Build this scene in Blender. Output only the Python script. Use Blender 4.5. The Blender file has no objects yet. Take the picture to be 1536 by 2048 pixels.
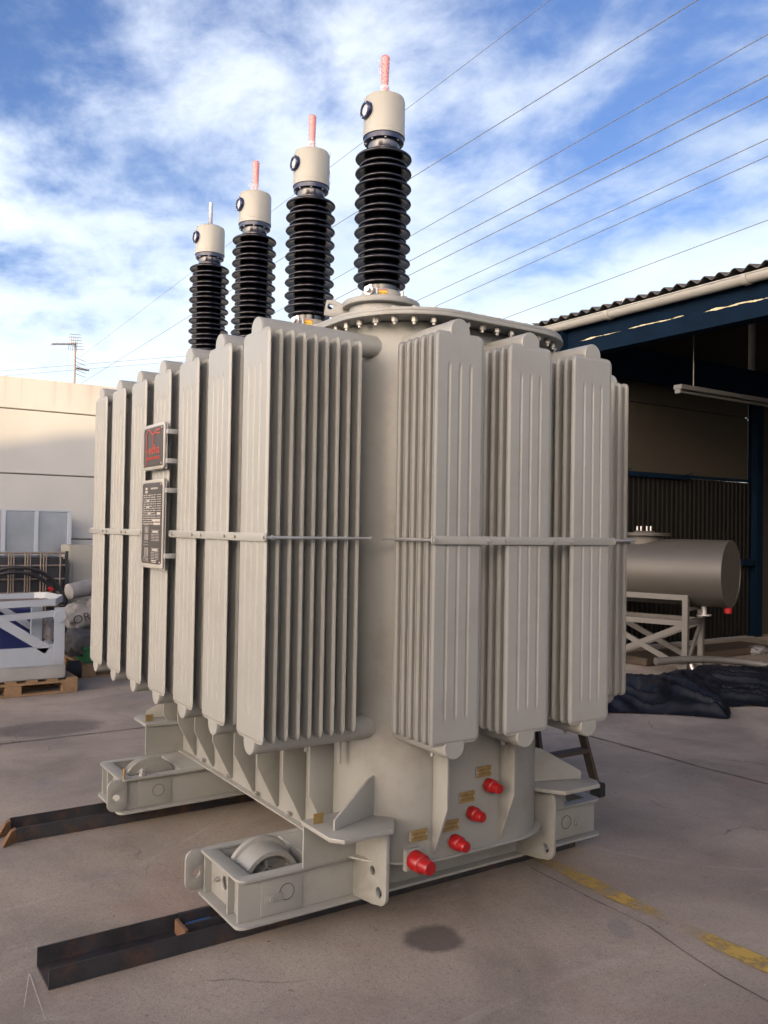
import bpy, bmesh, math, random
from mathutils import Vector, Matrix, noise
random.seed(7)
PI = math.pi
S = bpy.context.scene
C = S.collection

# ------------------------------------------------------------------ camera
cam_d = bpy.data.cameras.new('camera')
cam = bpy.data.objects.new('camera', cam_d)
C.objects.link(cam)
cam.matrix_world = Matrix(((0.832, -0.0248, -0.5543, 0), (-0.5543, -0.0073, -0.8323, 0),
                           (0.0166, 0.9997, -0.0198, 1.6), (0, 0, 0, 1))).normalized()
cam_d.sensor_fit = 'VERTICAL'
cam_d.sensor_height = 24
cam_d.lens = 24 * 1704 / 2048
cam_d.clip_start = 0.05
cam_d.clip_end = 2000
S.camera = cam
S.render.resolution_x = 768
S.render.resolution_y = 1024

# ------------------------------------------------------------------ sky and sun
SUN_EL = math.radians(8.0)
SH = Vector((-0.88, -0.475))                    # horizontal direction towards the sun
world = bpy.data.worlds.new('World')
S.world = world
world.use_nodes = True
nt = world.node_tree
nt.nodes.clear()
def N(nt, t, **kw):
    n = nt.nodes.new(t)
    for k, v in kw.items():
        setattr(n, k, v)
    return n
def L(nt, a, b):
    nt.links.new(a, b)
out = N(nt, 'ShaderNodeOutputWorld')
bg = N(nt, 'ShaderNodeBackground')
bg.inputs['Strength'].default_value = 0.11
L(nt, bg.outputs[0], out.inputs[0])
sky = N(nt, 'ShaderNodeTexSky')
sky.sky_type = 'NISHITA'
sky.sun_disc = False
sky.sun_elevation = SUN_EL
sky.sun_rotation = math.atan2(SH.x, SH.y)
sky.air_density = 1.0
sky.dust_density = 1.6
sky.ozone_density = 2.0
tc = N(nt, 'ShaderNodeTexCoord')
sep = N(nt, 'ShaderNodeSeparateXYZ'); L(nt, tc.outputs['Generated'], sep.inputs[0])
def M(nt, op, a, b=None, c=None, clamp=False):
    n = N(nt, 'ShaderNodeMath', operation=op, use_clamp=clamp)
    for i, v in enumerate((a, b, c)):
        if v is None: continue
        if isinstance(v, (int, float)): n.inputs[i].default_value = v
        else: L(nt, v, n.inputs[i])
    return n.outputs[0]
zz = M(nt, 'ADD', M(nt, 'MAXIMUM', sep.outputs[2], 0.0), 0.22)
comb = N(nt, 'ShaderNodeCombineXYZ')
L(nt, M(nt, 'DIVIDE', sep.outputs[0], zz), comb.inputs[0])
L(nt, M(nt, 'DIVIDE', sep.outputs[1], zz), comb.inputs[1])
mp = N(nt, 'ShaderNodeMapping')
mp.inputs['Rotation'].default_value = (0, 0, math.radians(35))
mp.inputs['Scale'].default_value = (1.0, 0.8, 1)
mp.inputs['Location'].default_value = (3.1, 1.7, 0)
L(nt, comb.outputs[0], mp.inputs[0])
def cloud_noise(scale, detail, rough, dist):
    n = N(nt, 'ShaderNodeTexNoise')
    n.inputs['Scale'].default_value = scale
    n.inputs['Detail'].default_value = detail
    n.inputs['Roughness'].default_value = rough
    n.inputs['Distortion'].default_value = dist
    L(nt, mp.outputs[0], n.inputs['Vector'])
    return n.outputs[0]
n1 = cloud_noise(1.15, 4, 0.5, 0.3)
n2 = cloud_noise(5.0, 10, 0.60, 0.15)
sumn = M(nt, 'ADD', M(nt, 'MULTIPLY', n1, 0.55), M(nt, 'MULTIPLY', n2, 0.45))
elev_bias = M(nt, 'MULTIPLY', M(nt, 'SUBTRACT', 0.36, sep.outputs[2]), 0.52)
dens = M(nt, 'ADD', sumn, elev_bias)
mr = N(nt, 'ShaderNodeMapRange', interpolation_type='SMOOTHSTEP')
L(nt, dens, mr.inputs[0])
mr.inputs[1].default_value = 0.36
mr.inputs[2].default_value = 0.56
mr.inputs[3].default_value = 0.0
mr.inputs[4].default_value = 0.96
n3 = cloud_noise(2.3, 6, 0.55, 0.1)
ccol = N(nt, 'ShaderNodeValToRGB')
ccol.color_ramp.elements[0].position = 0.35
ccol.color_ramp.elements[0].color = (0.74, 0.77, 0.85, 1)
ccol.color_ramp.elements[1].position = 0.62
ccol.color_ramp.elements[1].color = (1.08, 1.08, 1.12, 1)
L(nt, n3, ccol.inputs[0])
cs = N(nt, 'ShaderNodeVectorMath', operation='SCALE')
L(nt, ccol.outputs[0], cs.inputs[0])
cs.inputs['Scale'].default_value = 0.84
skys = N(nt, 'ShaderNodeMix', data_type='RGBA', blend_type='MULTIPLY')
skys.inputs[0].default_value = 1.0
L(nt, sky.outputs[0], skys.inputs[6])
skys.inputs[7].default_value = (0.22, 0.235, 0.33, 1)
mixc = N(nt, 'ShaderNodeMix', data_type='RGBA')
L(nt, mr.outputs[0], mixc.inputs[0])
L(nt, skys.outputs[2], mixc.inputs[6])
lit = N(nt, 'ShaderNodeMix', data_type='RGBA', blend_type='ADD')     # clouds carry the light of the sky around them
lit.inputs[0].default_value = 1.0
L(nt, cs.outputs[0], lit.inputs[6])
glow = N(nt, 'ShaderNodeVectorMath', operation='SCALE')
L(nt, sky.outputs[0], glow.inputs[0]); glow.inputs['Scale'].default_value = 0.15
L(nt, glow.outputs[0], lit.inputs[7])
# forward scattering: cloud towards the low sun is brighter and warmer, falling off smoothly over the whole sky
sdir = N(nt, 'ShaderNodeVectorMath', operation='DOT_PRODUCT')
L(nt, tc.outputs['Generated'], sdir.inputs[0])
sdir.inputs[1].default_value = (SH.x * math.cos(SUN_EL), SH.y * math.cos(SUN_EL), math.sin(SUN_EL))
ph = M(nt, 'POWER', M(nt, 'MULTIPLY_ADD', sdir.outputs['Value'], 0.5, 0.5, clamp=True), 7.0)
aur = N(nt, 'ShaderNodeVectorMath', operation='SCALE')
aur.inputs[0].default_value = (1.0, 0.68, 0.38)
L(nt, M(nt, 'MULTIPLY', ph, 18.0), aur.inputs['Scale'])
lit2 = N(nt, 'ShaderNodeMix', data_type='RGBA', blend_type='ADD'); lit2.inputs[0].default_value = 1.0
L(nt, lit.outputs[2], lit2.inputs[6]); L(nt, aur.outputs[0], lit2.inputs[7])
ph2 = M(nt, 'POWER', M(nt, 'MULTIPLY_ADD', sdir.outputs['Value'], 0.5, 0.5, clamp=True), 2.0)
aur2 = N(nt, 'ShaderNodeVectorMath', operation='SCALE')
aur2.inputs[0].default_value = (0.88, 0.95, 1.08)
L(nt, M(nt, 'MULTIPLY', ph2, 5.4), aur2.inputs['Scale'])
lit3 = N(nt, 'ShaderNodeMix', data_type='RGBA', blend_type='ADD'); lit3.inputs[0].default_value = 1.0
L(nt, lit2.outputs[2], lit3.inputs[6]); L(nt, aur2.outputs[0], lit3.inputs[7])
L(nt, lit3.outputs[2], mixc.inputs[7])
L(nt, mixc.outputs[2], bg.inputs[0])

sun_d = bpy.data.lights.new('sun', 'SUN')
sun_d.energy = 2.0
sun_d.angle = math.radians(0.25)
sun_d.color = (0.60, 0.42, 0.22)
sun = bpy.data.objects.new('sun', sun_d)
C.objects.link(sun)
sv = Vector((SH.x * math.cos(SUN_EL), SH.y * math.cos(SUN_EL), math.sin(SUN_EL)))
sun.rotation_euler = sv.to_track_quat('Z', 'Y').to_euler()

S.view_settings.view_transform = 'Standard'
S.view_settings.look = 'None'
S.view_settings.gamma = 1
S.view_settings.use_curve_mapping = False
S.view_settings.exposure = 2.95
S.render.engine = 'CYCLES'

# ------------------------------------------------------------------ materials
def new_mat(name):
    m = bpy.data.materials.new(name)
    m.use_nodes = True
    return m, m.node_tree, m.node_tree.nodes['Principled BSDF']
def paint(name, col, rough=0.45, metal=0.0, var=0.08, scale=6.0, bump=0.0, bscale=60.0, spec=0.5, dirt=None, dirt_amt=0.0, dscale=3.0, coat=0.0):
    m, t, p = new_mat(name)
    p.inputs['Metallic'].default_value = metal
    p.inputs['Specular IOR Level'].default_value = spec
    p.inputs['Coat Weight'].default_value = coat
    g = N(t, 'ShaderNodeNewGeometry')
    n = N(t, 'ShaderNodeTexNoise')
    n.inputs['Scale'].default_value = scale
    n.inputs['Detail'].default_value = 6
    n.inputs['Roughness'].default_value = 0.6
    L(t, g.outputs['Position'], n.inputs['Vector'])
    cr = N(t, 'ShaderNodeValToRGB')
    cr.color_ramp.elements[0].position = 0.3
    cr.color_ramp.elements[1].position = 0.7
    cr.color_ramp.elements[0].color = tuple(c * (1 - var) for c in col) + (1,)
    cr.color_ramp.elements[1].color = tuple(min(1, c * (1 + var)) for c in col) + (1,)
    L(t, n.outputs[0], cr.inputs[0])
    colout = cr.outputs[0]
    if dirt:
        n2 = N(t, 'ShaderNodeTexNoise')
        n2.inputs['Scale'].default_value = dscale
        n2.inputs['Detail'].default_value = 9
        n2.inputs['Roughness'].default_value = 0.7
        L(t, g.outputs['Position'], n2.inputs['Vector'])
        r = N(t, 'ShaderNodeMapRange')
        r.inputs[1].default_value = 0.50
        r.inputs[2].default_value = 0.68
        r.inputs[4].default_value = dirt_amt
        L(t, n2.outputs[0], r.inputs[0])
        mx = N(t, 'ShaderNodeMix', data_type='RGBA')
        L(t, r.outputs[0], mx.inputs[0])
        L(t, colout, mx.inputs[6])
        mx.inputs[7].default_value = tuple(dirt) + (1,)
        colout = mx.outputs[2]
    L(t, colout, p.inputs['Base Color'])
    rr = N(t, 'ShaderNodeMapRange')
    rr.inputs[3].default_value = max(0, rough - 0.08)
    rr.inputs[4].default_value = min(1, rough + 0.1)
    L(t, n.outputs[0], rr.inputs[0])
    L(t, rr.outputs[0], p.inputs['Roughness'])
    if bump > 0:
        b = N(t, 'ShaderNodeBump')
        b.inputs['Strength'].default_value = bump
        b.inputs['Distance'].default_value = 0.004
        nb = N(t, 'ShaderNodeTexNoise')
        nb.inputs['Scale'].default_value = bscale
        nb.inputs['Detail'].default_value = 4
        L(t, g.outputs['Position'], nb.inputs['Vector'])
        L(t, nb.outputs[0], b.inputs['Height'])
        L(t, b.outputs[0], p.inputs['Normal'])
    return m

M_grey = paint('grey_enamel', (0.236, 0.240, 0.228), 0.40, var=0.07, scale=1.7, bump=0.08, bscale=28, dirt=(0.15, 0.135, 0.11), dirt_amt=0.40, dscale=5)
M_fin = paint('fin_enamel', (0.252, 0.256, 0.244), 0.38, var=0.05, scale=1.5, bump=0.03, bscale=22, dirt=(0.16, 0.145, 0.12), dirt_amt=0.22, dscale=7)
M_cap = paint('cap_enamel', (0.31, 0.305, 0.27), 0.38, var=0.02)
M_porcelain = paint('dark_porcelain', (0.006, 0.006, 0.011), 0.16, var=0.2, spec=0.6)
M_collar = paint('glazed_collar', (0.012, 0.014, 0.032), 0.22, var=0.2, spec=0.8)
M_steel = paint('bright_steel', (0.42, 0.42, 0.43), 0.38, metal=0.55, var=0.1)
M_galv = paint('galvanised_bolt', (0.33, 0.325, 0.30), 0.4, metal=0.4, var=0.1)
M_zinc = paint('zinc_rod', (0.40, 0.41, 0.42), 0.38, metal=0.6, var=0.12)
M_rail = paint('mill_scale_steel', (0.035, 0.036, 0.042), 0.5, metal=0.35, var=0.3, scale=10, dirt=(0.13, 0.06, 0.03), dirt_amt=0.6, dscale=8, bump=0.4)
M_rust = paint('rusty_steel', (0.115, 0.060, 0.030), 0.85, var=0.3, scale=20, bump=0.5)
M_blue = paint('blue_paint', (0.02, 0.10, 0.30), 0.45, var=0.2)
M_red = paint('red_plastic', (0.24, 0.004, 0.006), 0.34, var=0.05, spec=0.6)
M_brass = paint('brass_plate', (0.26, 0.185, 0.075), 0.42, metal=0.35, var=0.18, scale=40)
M_brasst = paint('brass_engraving', (0.12, 0.075, 0.03), 0.6)
M_pink = paint('pink_sleeve', (0.58, 0.22, 0.22), 0.3, var=0.18, scale=60, bump=0.3, bscale=90)
M_plateblack = paint('plate_black', (0.030, 0.026, 0.027), 0.5, var=0.2, scale=30)
M_platesilver = paint('plate_silver', (0.36, 0.35, 0.32), 0.4, metal=0.3, var=0.1)
M_print = paint('plate_print', (0.42, 0.40, 0.37), 0.5)
M_redprint = paint('red_print', (0.36, 0.045, 0.03), 0.5)
M_yel = paint('warning_yellow', (0.80, 0.50, 0.03), 0.5)
M_navy = paint('navy_fitting', (0.010, 0.018, 0.06), 0.3, var=0.2)
M_glassw = paint('gauge_glass', (0.45, 0.48, 0.52), 0.08, var=0.1)
M_wire = paint('aluminium_cable', (0.07, 0.08, 0.10), 0.9, spec=0.0)
M_wood = paint('pallet_wood', (0.21, 0.135, 0.075), 0.8, var=0.3, scale=12, dirt=(0.10, 0.07, 0.05), dirt_amt=0.6, dscale=12, bump=0.4)
M_darkwood = paint('ladder_wood', (0.045, 0.032, 0.024), 0.7, var=0.3, scale=20)
M_rubber = paint('black_rubber', (0.012, 0.013, 0.016), 0.7)
M_white = paint('white_paint', (0.28, 0.32, 0.38), 0.35, var=0.05, dirt=(0.3, 0.3, 0.3), dirt_amt=0.25)
M_bluebox = paint('blue_crate', (0.006, 0.012, 0.09), 0.5)
M_sheet = paint('galvanised_sheet', (0.22, 0.25, 0.29), 0.35, metal=0.5, var=0.14, scale=3)
M_black = paint('black_panel', (0.012, 0.014, 0.022), 0.5)
M_cage = paint('cage_wire', (0.20, 0.17, 0.15), 0.5, metal=0.4)
M_cab = paint('cabinet_beige', (0.22, 0.22, 0.205), 0.5, var=0.04)
M_bag = paint('woven_sack', (0.17, 0.17, 0.18), 0.75, var=0.25, scale=9, dirt=(0.10, 0.10, 0.11), dirt_amt=0.6, bump=0.5)
M_bagdark = paint('dark_sack', (0.07, 0.07, 0.075), 0.75, var=0.3, scale=9, bump=0.5)
M_green = paint('green_plastic', (0.01, 0.10, 0.04), 0.5)
M_tarp = paint('navy_tarp', (0.005, 0.006, 0.010), 0.5, var=0.3, scale=4, bump=0.15, bscale=14, spec=0.3)
M_tankgrey = paint('vessel_grey', (0.045, 0.042, 0.038), 0.5, var=0.03, spec=0.6)
M_stand = paint('stand_grey', (0.085, 0.083, 0.080), 0.5)
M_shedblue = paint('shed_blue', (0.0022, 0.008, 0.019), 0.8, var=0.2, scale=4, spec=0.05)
M_flake = paint('flaked_primer', (0.42, 0.38, 0.25), 0.8, var=0.15, scale=20)
M_gutter = paint('gutter_cream', (0.27, 0.27, 0.255), 0.5, var=0.06, dirt=(0.22, 0.20, 0.17), dirt_amt=0.35, dscale=3)
M_roof = paint('fibre_cement', (0.06, 0.058, 0.058), 0.9, var=0.3, scale=5)
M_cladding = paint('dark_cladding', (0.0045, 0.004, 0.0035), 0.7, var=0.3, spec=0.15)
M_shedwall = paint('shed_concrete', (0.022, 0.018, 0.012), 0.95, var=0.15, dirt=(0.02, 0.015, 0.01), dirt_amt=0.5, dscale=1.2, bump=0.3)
M_lamp = paint('lamp_housing', (0.07, 0.07, 0.07), 0.5)
M_facade = paint('render_facade', (0.40, 0.34, 0.27), 0.9, var=0.1)
M_window = paint('window_dark', (0.03, 0.035, 0.045), 0.1)
M_ant = paint('antenna_metal', (0.16, 0.13, 0.12), 0.6, metal=0.2)
M_hose = paint('black_hose', (0.010, 0.010, 0.012), 0.5)
M_dark = paint('groove_dark', (0.06, 0.058, 0.055), 0.9)
M_joint = paint('joint_filler', (0.050, 0.045, 0.045), 0.9, var=0.3)

def clear_film():
    m, t, p = new_mat('clear_film')
    p.inputs['Base Color'].default_value = (0.9, 0.9, 0.95, 1)
    p.inputs['Roughness'].default_value = 0.25
    n = N(t, 'ShaderNodeTexNoise'); n.inputs['Scale'].default_value = 40; n.inputs['Detail'].default_value = 4
    g = N(t, 'ShaderNodeNewGeometry'); L(t, g.outputs['Position'], n.inputs['Vector'])
    r = N(t, 'ShaderNodeMapRange'); r.inputs[1].default_value = 0.4; r.inputs[2].default_value = 0.7
    r.inputs[3].default_value = 0.15; r.inputs[4].default_value = 0.7
    L(t, n.outputs[0], r.inputs[0]); L(t, r.outputs[0], p.inputs['Alpha'])
    return m
M_film = clear_film()

def yellow_worn():
    m, t, p = new_mat('worn_yellow_paint')
    p.inputs['Roughness'].default_value = 0.8
    g = N(t, 'ShaderNodeNewGeometry')
    n = N(t, 'ShaderNodeTexNoise'); n.inputs['Scale'].default_value = 9; n.inputs['Detail'].default_value = 9; n.inputs['Roughness'].default_value = 0.7
    L(t, g.outputs['Position'], n.inputs['Vector'])
    r = N(t, 'ShaderNodeMapRange'); r.inputs[1].default_value = 0.36; r.inputs[2].default_value = 0.52
    r.inputs[3].default_value = 0.05; r.inputs[4].default_value = 0.92
    L(t, n.outputs[0], r.inputs[0])
    at = N(t, 'ShaderNodeAttribute', attribute_name='wear')
    mul = M(t, 'MULTIPLY', r.outputs[0], at.outputs['Fac'])
    L(t, mul, p.inputs['Alpha'])
    cr = N(t, 'ShaderNodeValToRGB')
    cr.color_ramp.elements[0].color = (0.32, 0.22, 0.07, 1)
    cr.color_ramp.elements[1].color = (0.48, 0.33, 0.06, 1)
    L(t, n.outputs[0], cr.inputs[0]); L(t, cr.outputs[0], p.inputs['Base Color'])
    return m
M_yellow = yellow_worn()

def ground_mat():
    m, t, p = new_mat('yard_concrete')
    g = N(t, 'ShaderNodeNewGeometry')
    pos = g.outputs['Position']
    def nz(scale, detail, rough, dist=0.0, stretch=None):
        n = N(t, 'ShaderNodeTexNoise')
        n.inputs['Scale'].default_value = scale
        n.inputs['Detail'].default_value = detail
        n.inputs['Roughness'].default_value = rough
        n.inputs['Distortion'].default_value = dist
        v = pos
        if stretch:
            mpp = N(t, 'ShaderNodeMapping')
            mpp.inputs['Scale'].default_value = stretch[0]
            mpp.inputs['Rotation'].default_value = (0, 0, stretch[1])
            L(t, pos, mpp.inputs[0]); v = mpp.outputs[0]
        L(t, v, n.inputs['Vector'])
        return n.outputs[0]
    base = N(t, 'ShaderNodeValToRGB')
    e = base.color_ramp.elements
    e[0].position = 0.34; e[0].color = (0.200, 0.174, 0.148, 1)
    e[1].position = 0.66; e[1].color = (0.355, 0.305, 0.252, 1)
    x = e.new(0.5); x.color = (0.282, 0.243, 0.204, 1)
    L(t, nz(1.1, 8, 0.62, 0.4), base.inputs[0])
    def mix(colA, colB, fac, mode='MIX'):
        n = N(t, 'ShaderNodeMix', data_type='RGBA', blend_type=mode)
        L(t, fac, n.inputs[0]) if not isinstance(fac, float) else setattr(n.inputs[0], 'default_value', fac)
        L(t, colA, n.inputs[6])
        if isinstance(colB, tuple): n.inputs[7].default_value = colB
        else: L(t, colB, n.inputs[7])
        return n.outputs[2]
    def rng(v, a, b, c, d):
        r = N(t, 'ShaderNodeMapRange', interpolation_type='SMOOTHSTEP')
        for i, q in enumerate((a, b, c, d)): r.inputs[i + 1].default_value = q
        L(t, v, r.inputs[0]); return r.outputs[0]
    col = base.outputs[0]
    col = mix(col, (0.29, 0.195, 0.155, 1), rng(nz(0.9, 5, 0.6, 0.8), 0.52, 0.72, 0, 0.5))   # reddish patches
    col = mix(col, (0.15, 0.155, 0.18, 1), rng(nz(1.7, 6, 0.6, 0.5, ((1, 1, 1), 0.7)), 0.56, 0.74, 0, 0.5))  # bluish scuffs
    col = mix(col, (0.40, 0.36, 0.33, 1), rng(nz(3.0, 9, 0.75, 1.5, ((0.5, 2.4, 1), 0.5)), 0.57, 0.70, 0, 0.50))   # pale scrapes
    col = mix(col, (0.11, 0.09, 0.085, 1), rng(nz(5.5, 10, 0.8, 0.2), 0.55, 0.74, 0, 0.55))
    col = mix(col, (0.07, 0.06, 0.058, 1), rng(nz(26, 3, 0.5), 0.70, 0.76, 0, 0.7))      # small dark specks
    col = mix(col, (0.46, 0.43, 0.41, 1), rng(nz(34, 2, 0.5), 0.73, 0.78, 0, 0.6))
    fine = nz(160, 4, 0.7)
    col = mix(col, (0.13, 0.11, 0.10, 1), rng(fine, 0.42, 0.70, 0, 0.55))
    v = N(t, 'ShaderNodeTexVoronoi', feature='DISTANCE_TO_EDGE'); v.inputs['Scale'].default_value = 0.55
    vw = N(t, 'ShaderNodeVectorMath', operation='ADD'); nn_ = N(t, 'ShaderNodeTexNoise'); nn_.inputs['Scale'].default_value = 2.5; nn_.inputs['Detail'].default_value = 8
    L(t, pos, nn_.inputs['Vector']); ns_ = N(t, 'ShaderNodeVectorMath', operation='SCALE'); ns_.inputs['Scale'].default_value = 0.45; L(t, nn_.outputs['Color'], ns_.inputs[0])
    L(t, pos, vw.inputs[0]); L(t, ns_.outputs[0], vw.inputs[1]); L(t, vw.outputs[0], v.inputs['Vector'])
    col = mix(col, (0.09, 0.08, 0.075, 1), M(t, 'MULTIPLY', rng(v.outputs['Distance'], 0.0015, 0.004, 0.75, 0.0), rng(nz(0.8, 3, 0.5), 0.52, 0.60, 0, 1)))   # hairline cracks
    col = mix(col, (0.10, 0.09, 0.088, 1), rng(nz(11, 6, 0.75, 0.6), 0.66, 0.72, 0, 0.5))
    col = mix(col, (0.12, 0.105, 0.09, 1), rng(nz(55, 6, 0.8), 0.50, 0.66, 0, 0.5))
    col = mix(col, (0.40, 0.36, 0.31, 1), rng(nz(70, 5, 0.8, 0.3), 0.56, 0.70, 0, 0.45))
    # stains with a shape of their own (oil on the slab)
    def stain(cx, cy, rx, ry, rot, amt, dark):
        mpp = N(t, 'ShaderNodeMapping', vector_type='TEXTURE')
        mpp.inputs['Location'].default_value = (cx, cy, 0)
        mpp.inputs['Rotation'].default_value = (0, 0, rot)
        mpp.inputs['Scale'].default_value = (rx, ry, 1000)
        L(t, pos, mpp.inputs[0])
        ln = N(t, 'ShaderNodeVectorMath', operation='LENGTH'); L(t, mpp.outputs[0], ln.inputs[0])
        d = M(t, 'ADD', ln.outputs['Value'], M(t, 'MULTIPLY', M(t, 'SUBTRACT', nz(8, 6, 0.6), 0.5), 0.7))
        return d, amt, dark
    for (cx, cy, rx, ry, rot, amt, dark) in ((2.05, 2.68, 0.125, 0.115, 0, 0.80, (0.070, 0.058, 0.055, 1)),
                                             (1.56, 7.0, 0.42, 0.27, -0.1, 0.62, (0.085, 0.075, 0.072, 1)),
                                             (1.15, 7.05, 0.30, 0.16, 0.1, 0.35, (0.085, 0.075, 0.072, 1)),
                                             (6.0, 4.2, 0.5, 0.3, 0.3, 0.3, (0.11, 0.10, 0.10, 1)),
                                             (2.75, 2.35, 0.10, 0.05, 0.9, 0.35, (0.12, 0.13, 0.16, 1))):
        d, amt, dark = stain(cx, cy, rx, ry, rot, amt, dark)
        col = mix(col, dark, rng(d, 0.75, 1.12, amt, 0.0))
    # tyre arcs
    for (cx, cy, R_, w, amt) in ((4.6, 3.5, 1.35, 0.02, 0.22), (2.2, -1.0, 3.2, 0.03, 0.18), (0.4, 5.9, 2.1, 0.02, 0.2)):
        sb = N(t, 'ShaderNodeVectorMath', operation='SUBTRACT'); L(t, pos, sb.inputs[0]); sb.inputs[1].default_value = (cx, cy, 0)
        ln = N(t, 'ShaderNodeVectorMath', operation='LENGTH'); L(t, sb.outputs[0], ln.inputs[0])
        dd = M(t, 'ABSOLUTE', M(t, 'SUBTRACT', M(t, 'ADD', ln.outputs['Value'], M(t, 'MULTIPLY', nz(2, 4, 0.6), 0.08)), R_ + 0.04))
        f = M(t, 'MULTIPLY', rng(dd, 0.3 * w, w, amt, 0.0), rng(nz(3, 5, 0.6), 0.4, 0.6, 0, 1))
        col = mix(col, (0.42, 0.38, 0.36, 1), f)
    L(t, col, p.inputs['Base Color'])
    L(t, rng(nz(2.2, 6, 0.6), 0.3, 0.7, 0.62, 0.9), p.inputs['Roughness'])
    p.inputs['Specular IOR Level'].default_value = 0.35
    b = N(t, 'ShaderNodeBump'); b.inputs['Strength'].default_value = 0.7; b.inputs['Distance'].default_value = 0.004
    L(t, M(t, 'ADD', nz(12, 8, 0.7), M(t, 'MULTIPLY', fine, 0.3)), b.inputs['Height'])
    L(t, b.outputs[0], p.inputs['Normal'])
    return m
M_ground = ground_mat()

def wall_mat():
    m, t, p = new_mat('precast_concrete')
    g = N(t, 'ShaderNodeNewGeometry'); pos = g.outputs['Position']
    n = N(t, 'ShaderNodeTexNoise'); n.inputs['Scale'].default_value = 0.8; n.inputs['Detail'].default_value = 8
    L(t, pos, n.inputs['Vector'])
    cr = N(t, 'ShaderNodeValToRGB')
    cr.color_ramp.elements[0].position = 0.3; cr.color_ramp.elements[0].color = (0.30, 0.31, 0.315, 1)
    cr.color_ramp.elements[1].position = 0.7; cr.color_ramp.elements[1].color = (0.37, 0.38, 0.385, 1)
    L(t, n.outputs[0], cr.inputs[0])
    # vertical drip stains from the top edge
    mpp = N(t, 'ShaderNodeMapping'); mpp.inputs['Scale'].default_value = (9, 9, 0.35); L(t, pos, mpp.inputs[0])
    n2 = N(t, 'ShaderNodeTexNoise'); n2.inputs['Scale'].default_value = 1.0; n2.inputs['Detail'].default_value = 4
    L(t, mpp.outputs[0], n2.inputs['Vector'])
    sp = N(t, 'ShaderNodeSeparateXYZ'); L(t, pos, sp.inputs[0])
    r1 = N(t, 'ShaderNodeMapRange'); r1.inputs[1].default_value = 2.95; r1.inputs[2].default_value = 3.4; r1.inputs[3].default_value = 0.0; r1.inputs[4].default_value = 1.0
    L(t, sp.outputs[2], r1.inputs[0])
    r2 = N(t, 'ShaderNodeMapRange'); r2.inputs[1].default_value = 0.5; r2.inputs[2].default_value = 0.66; r2.inputs[4].default_value = 0.55
    L(t, n2.outputs[0], r2.inputs[0])
    mx = N(t, 'ShaderNodeMix', data_type='RGBA')
    L(t, M(t, 'MULTIPLY', r1.outputs[0], r2.outputs[0]), mx.inputs[0]); L(t, cr.outputs[0], mx.inputs[6]); mx.inputs[7].default_value = (0.24, 0.21, 0.17, 1)
    L(t, mx.outputs[2], p.inputs['Base Color'])
    p.inputs['Roughness'].default_value = 0.9
    return m
M_wall = wall_mat()

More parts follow.
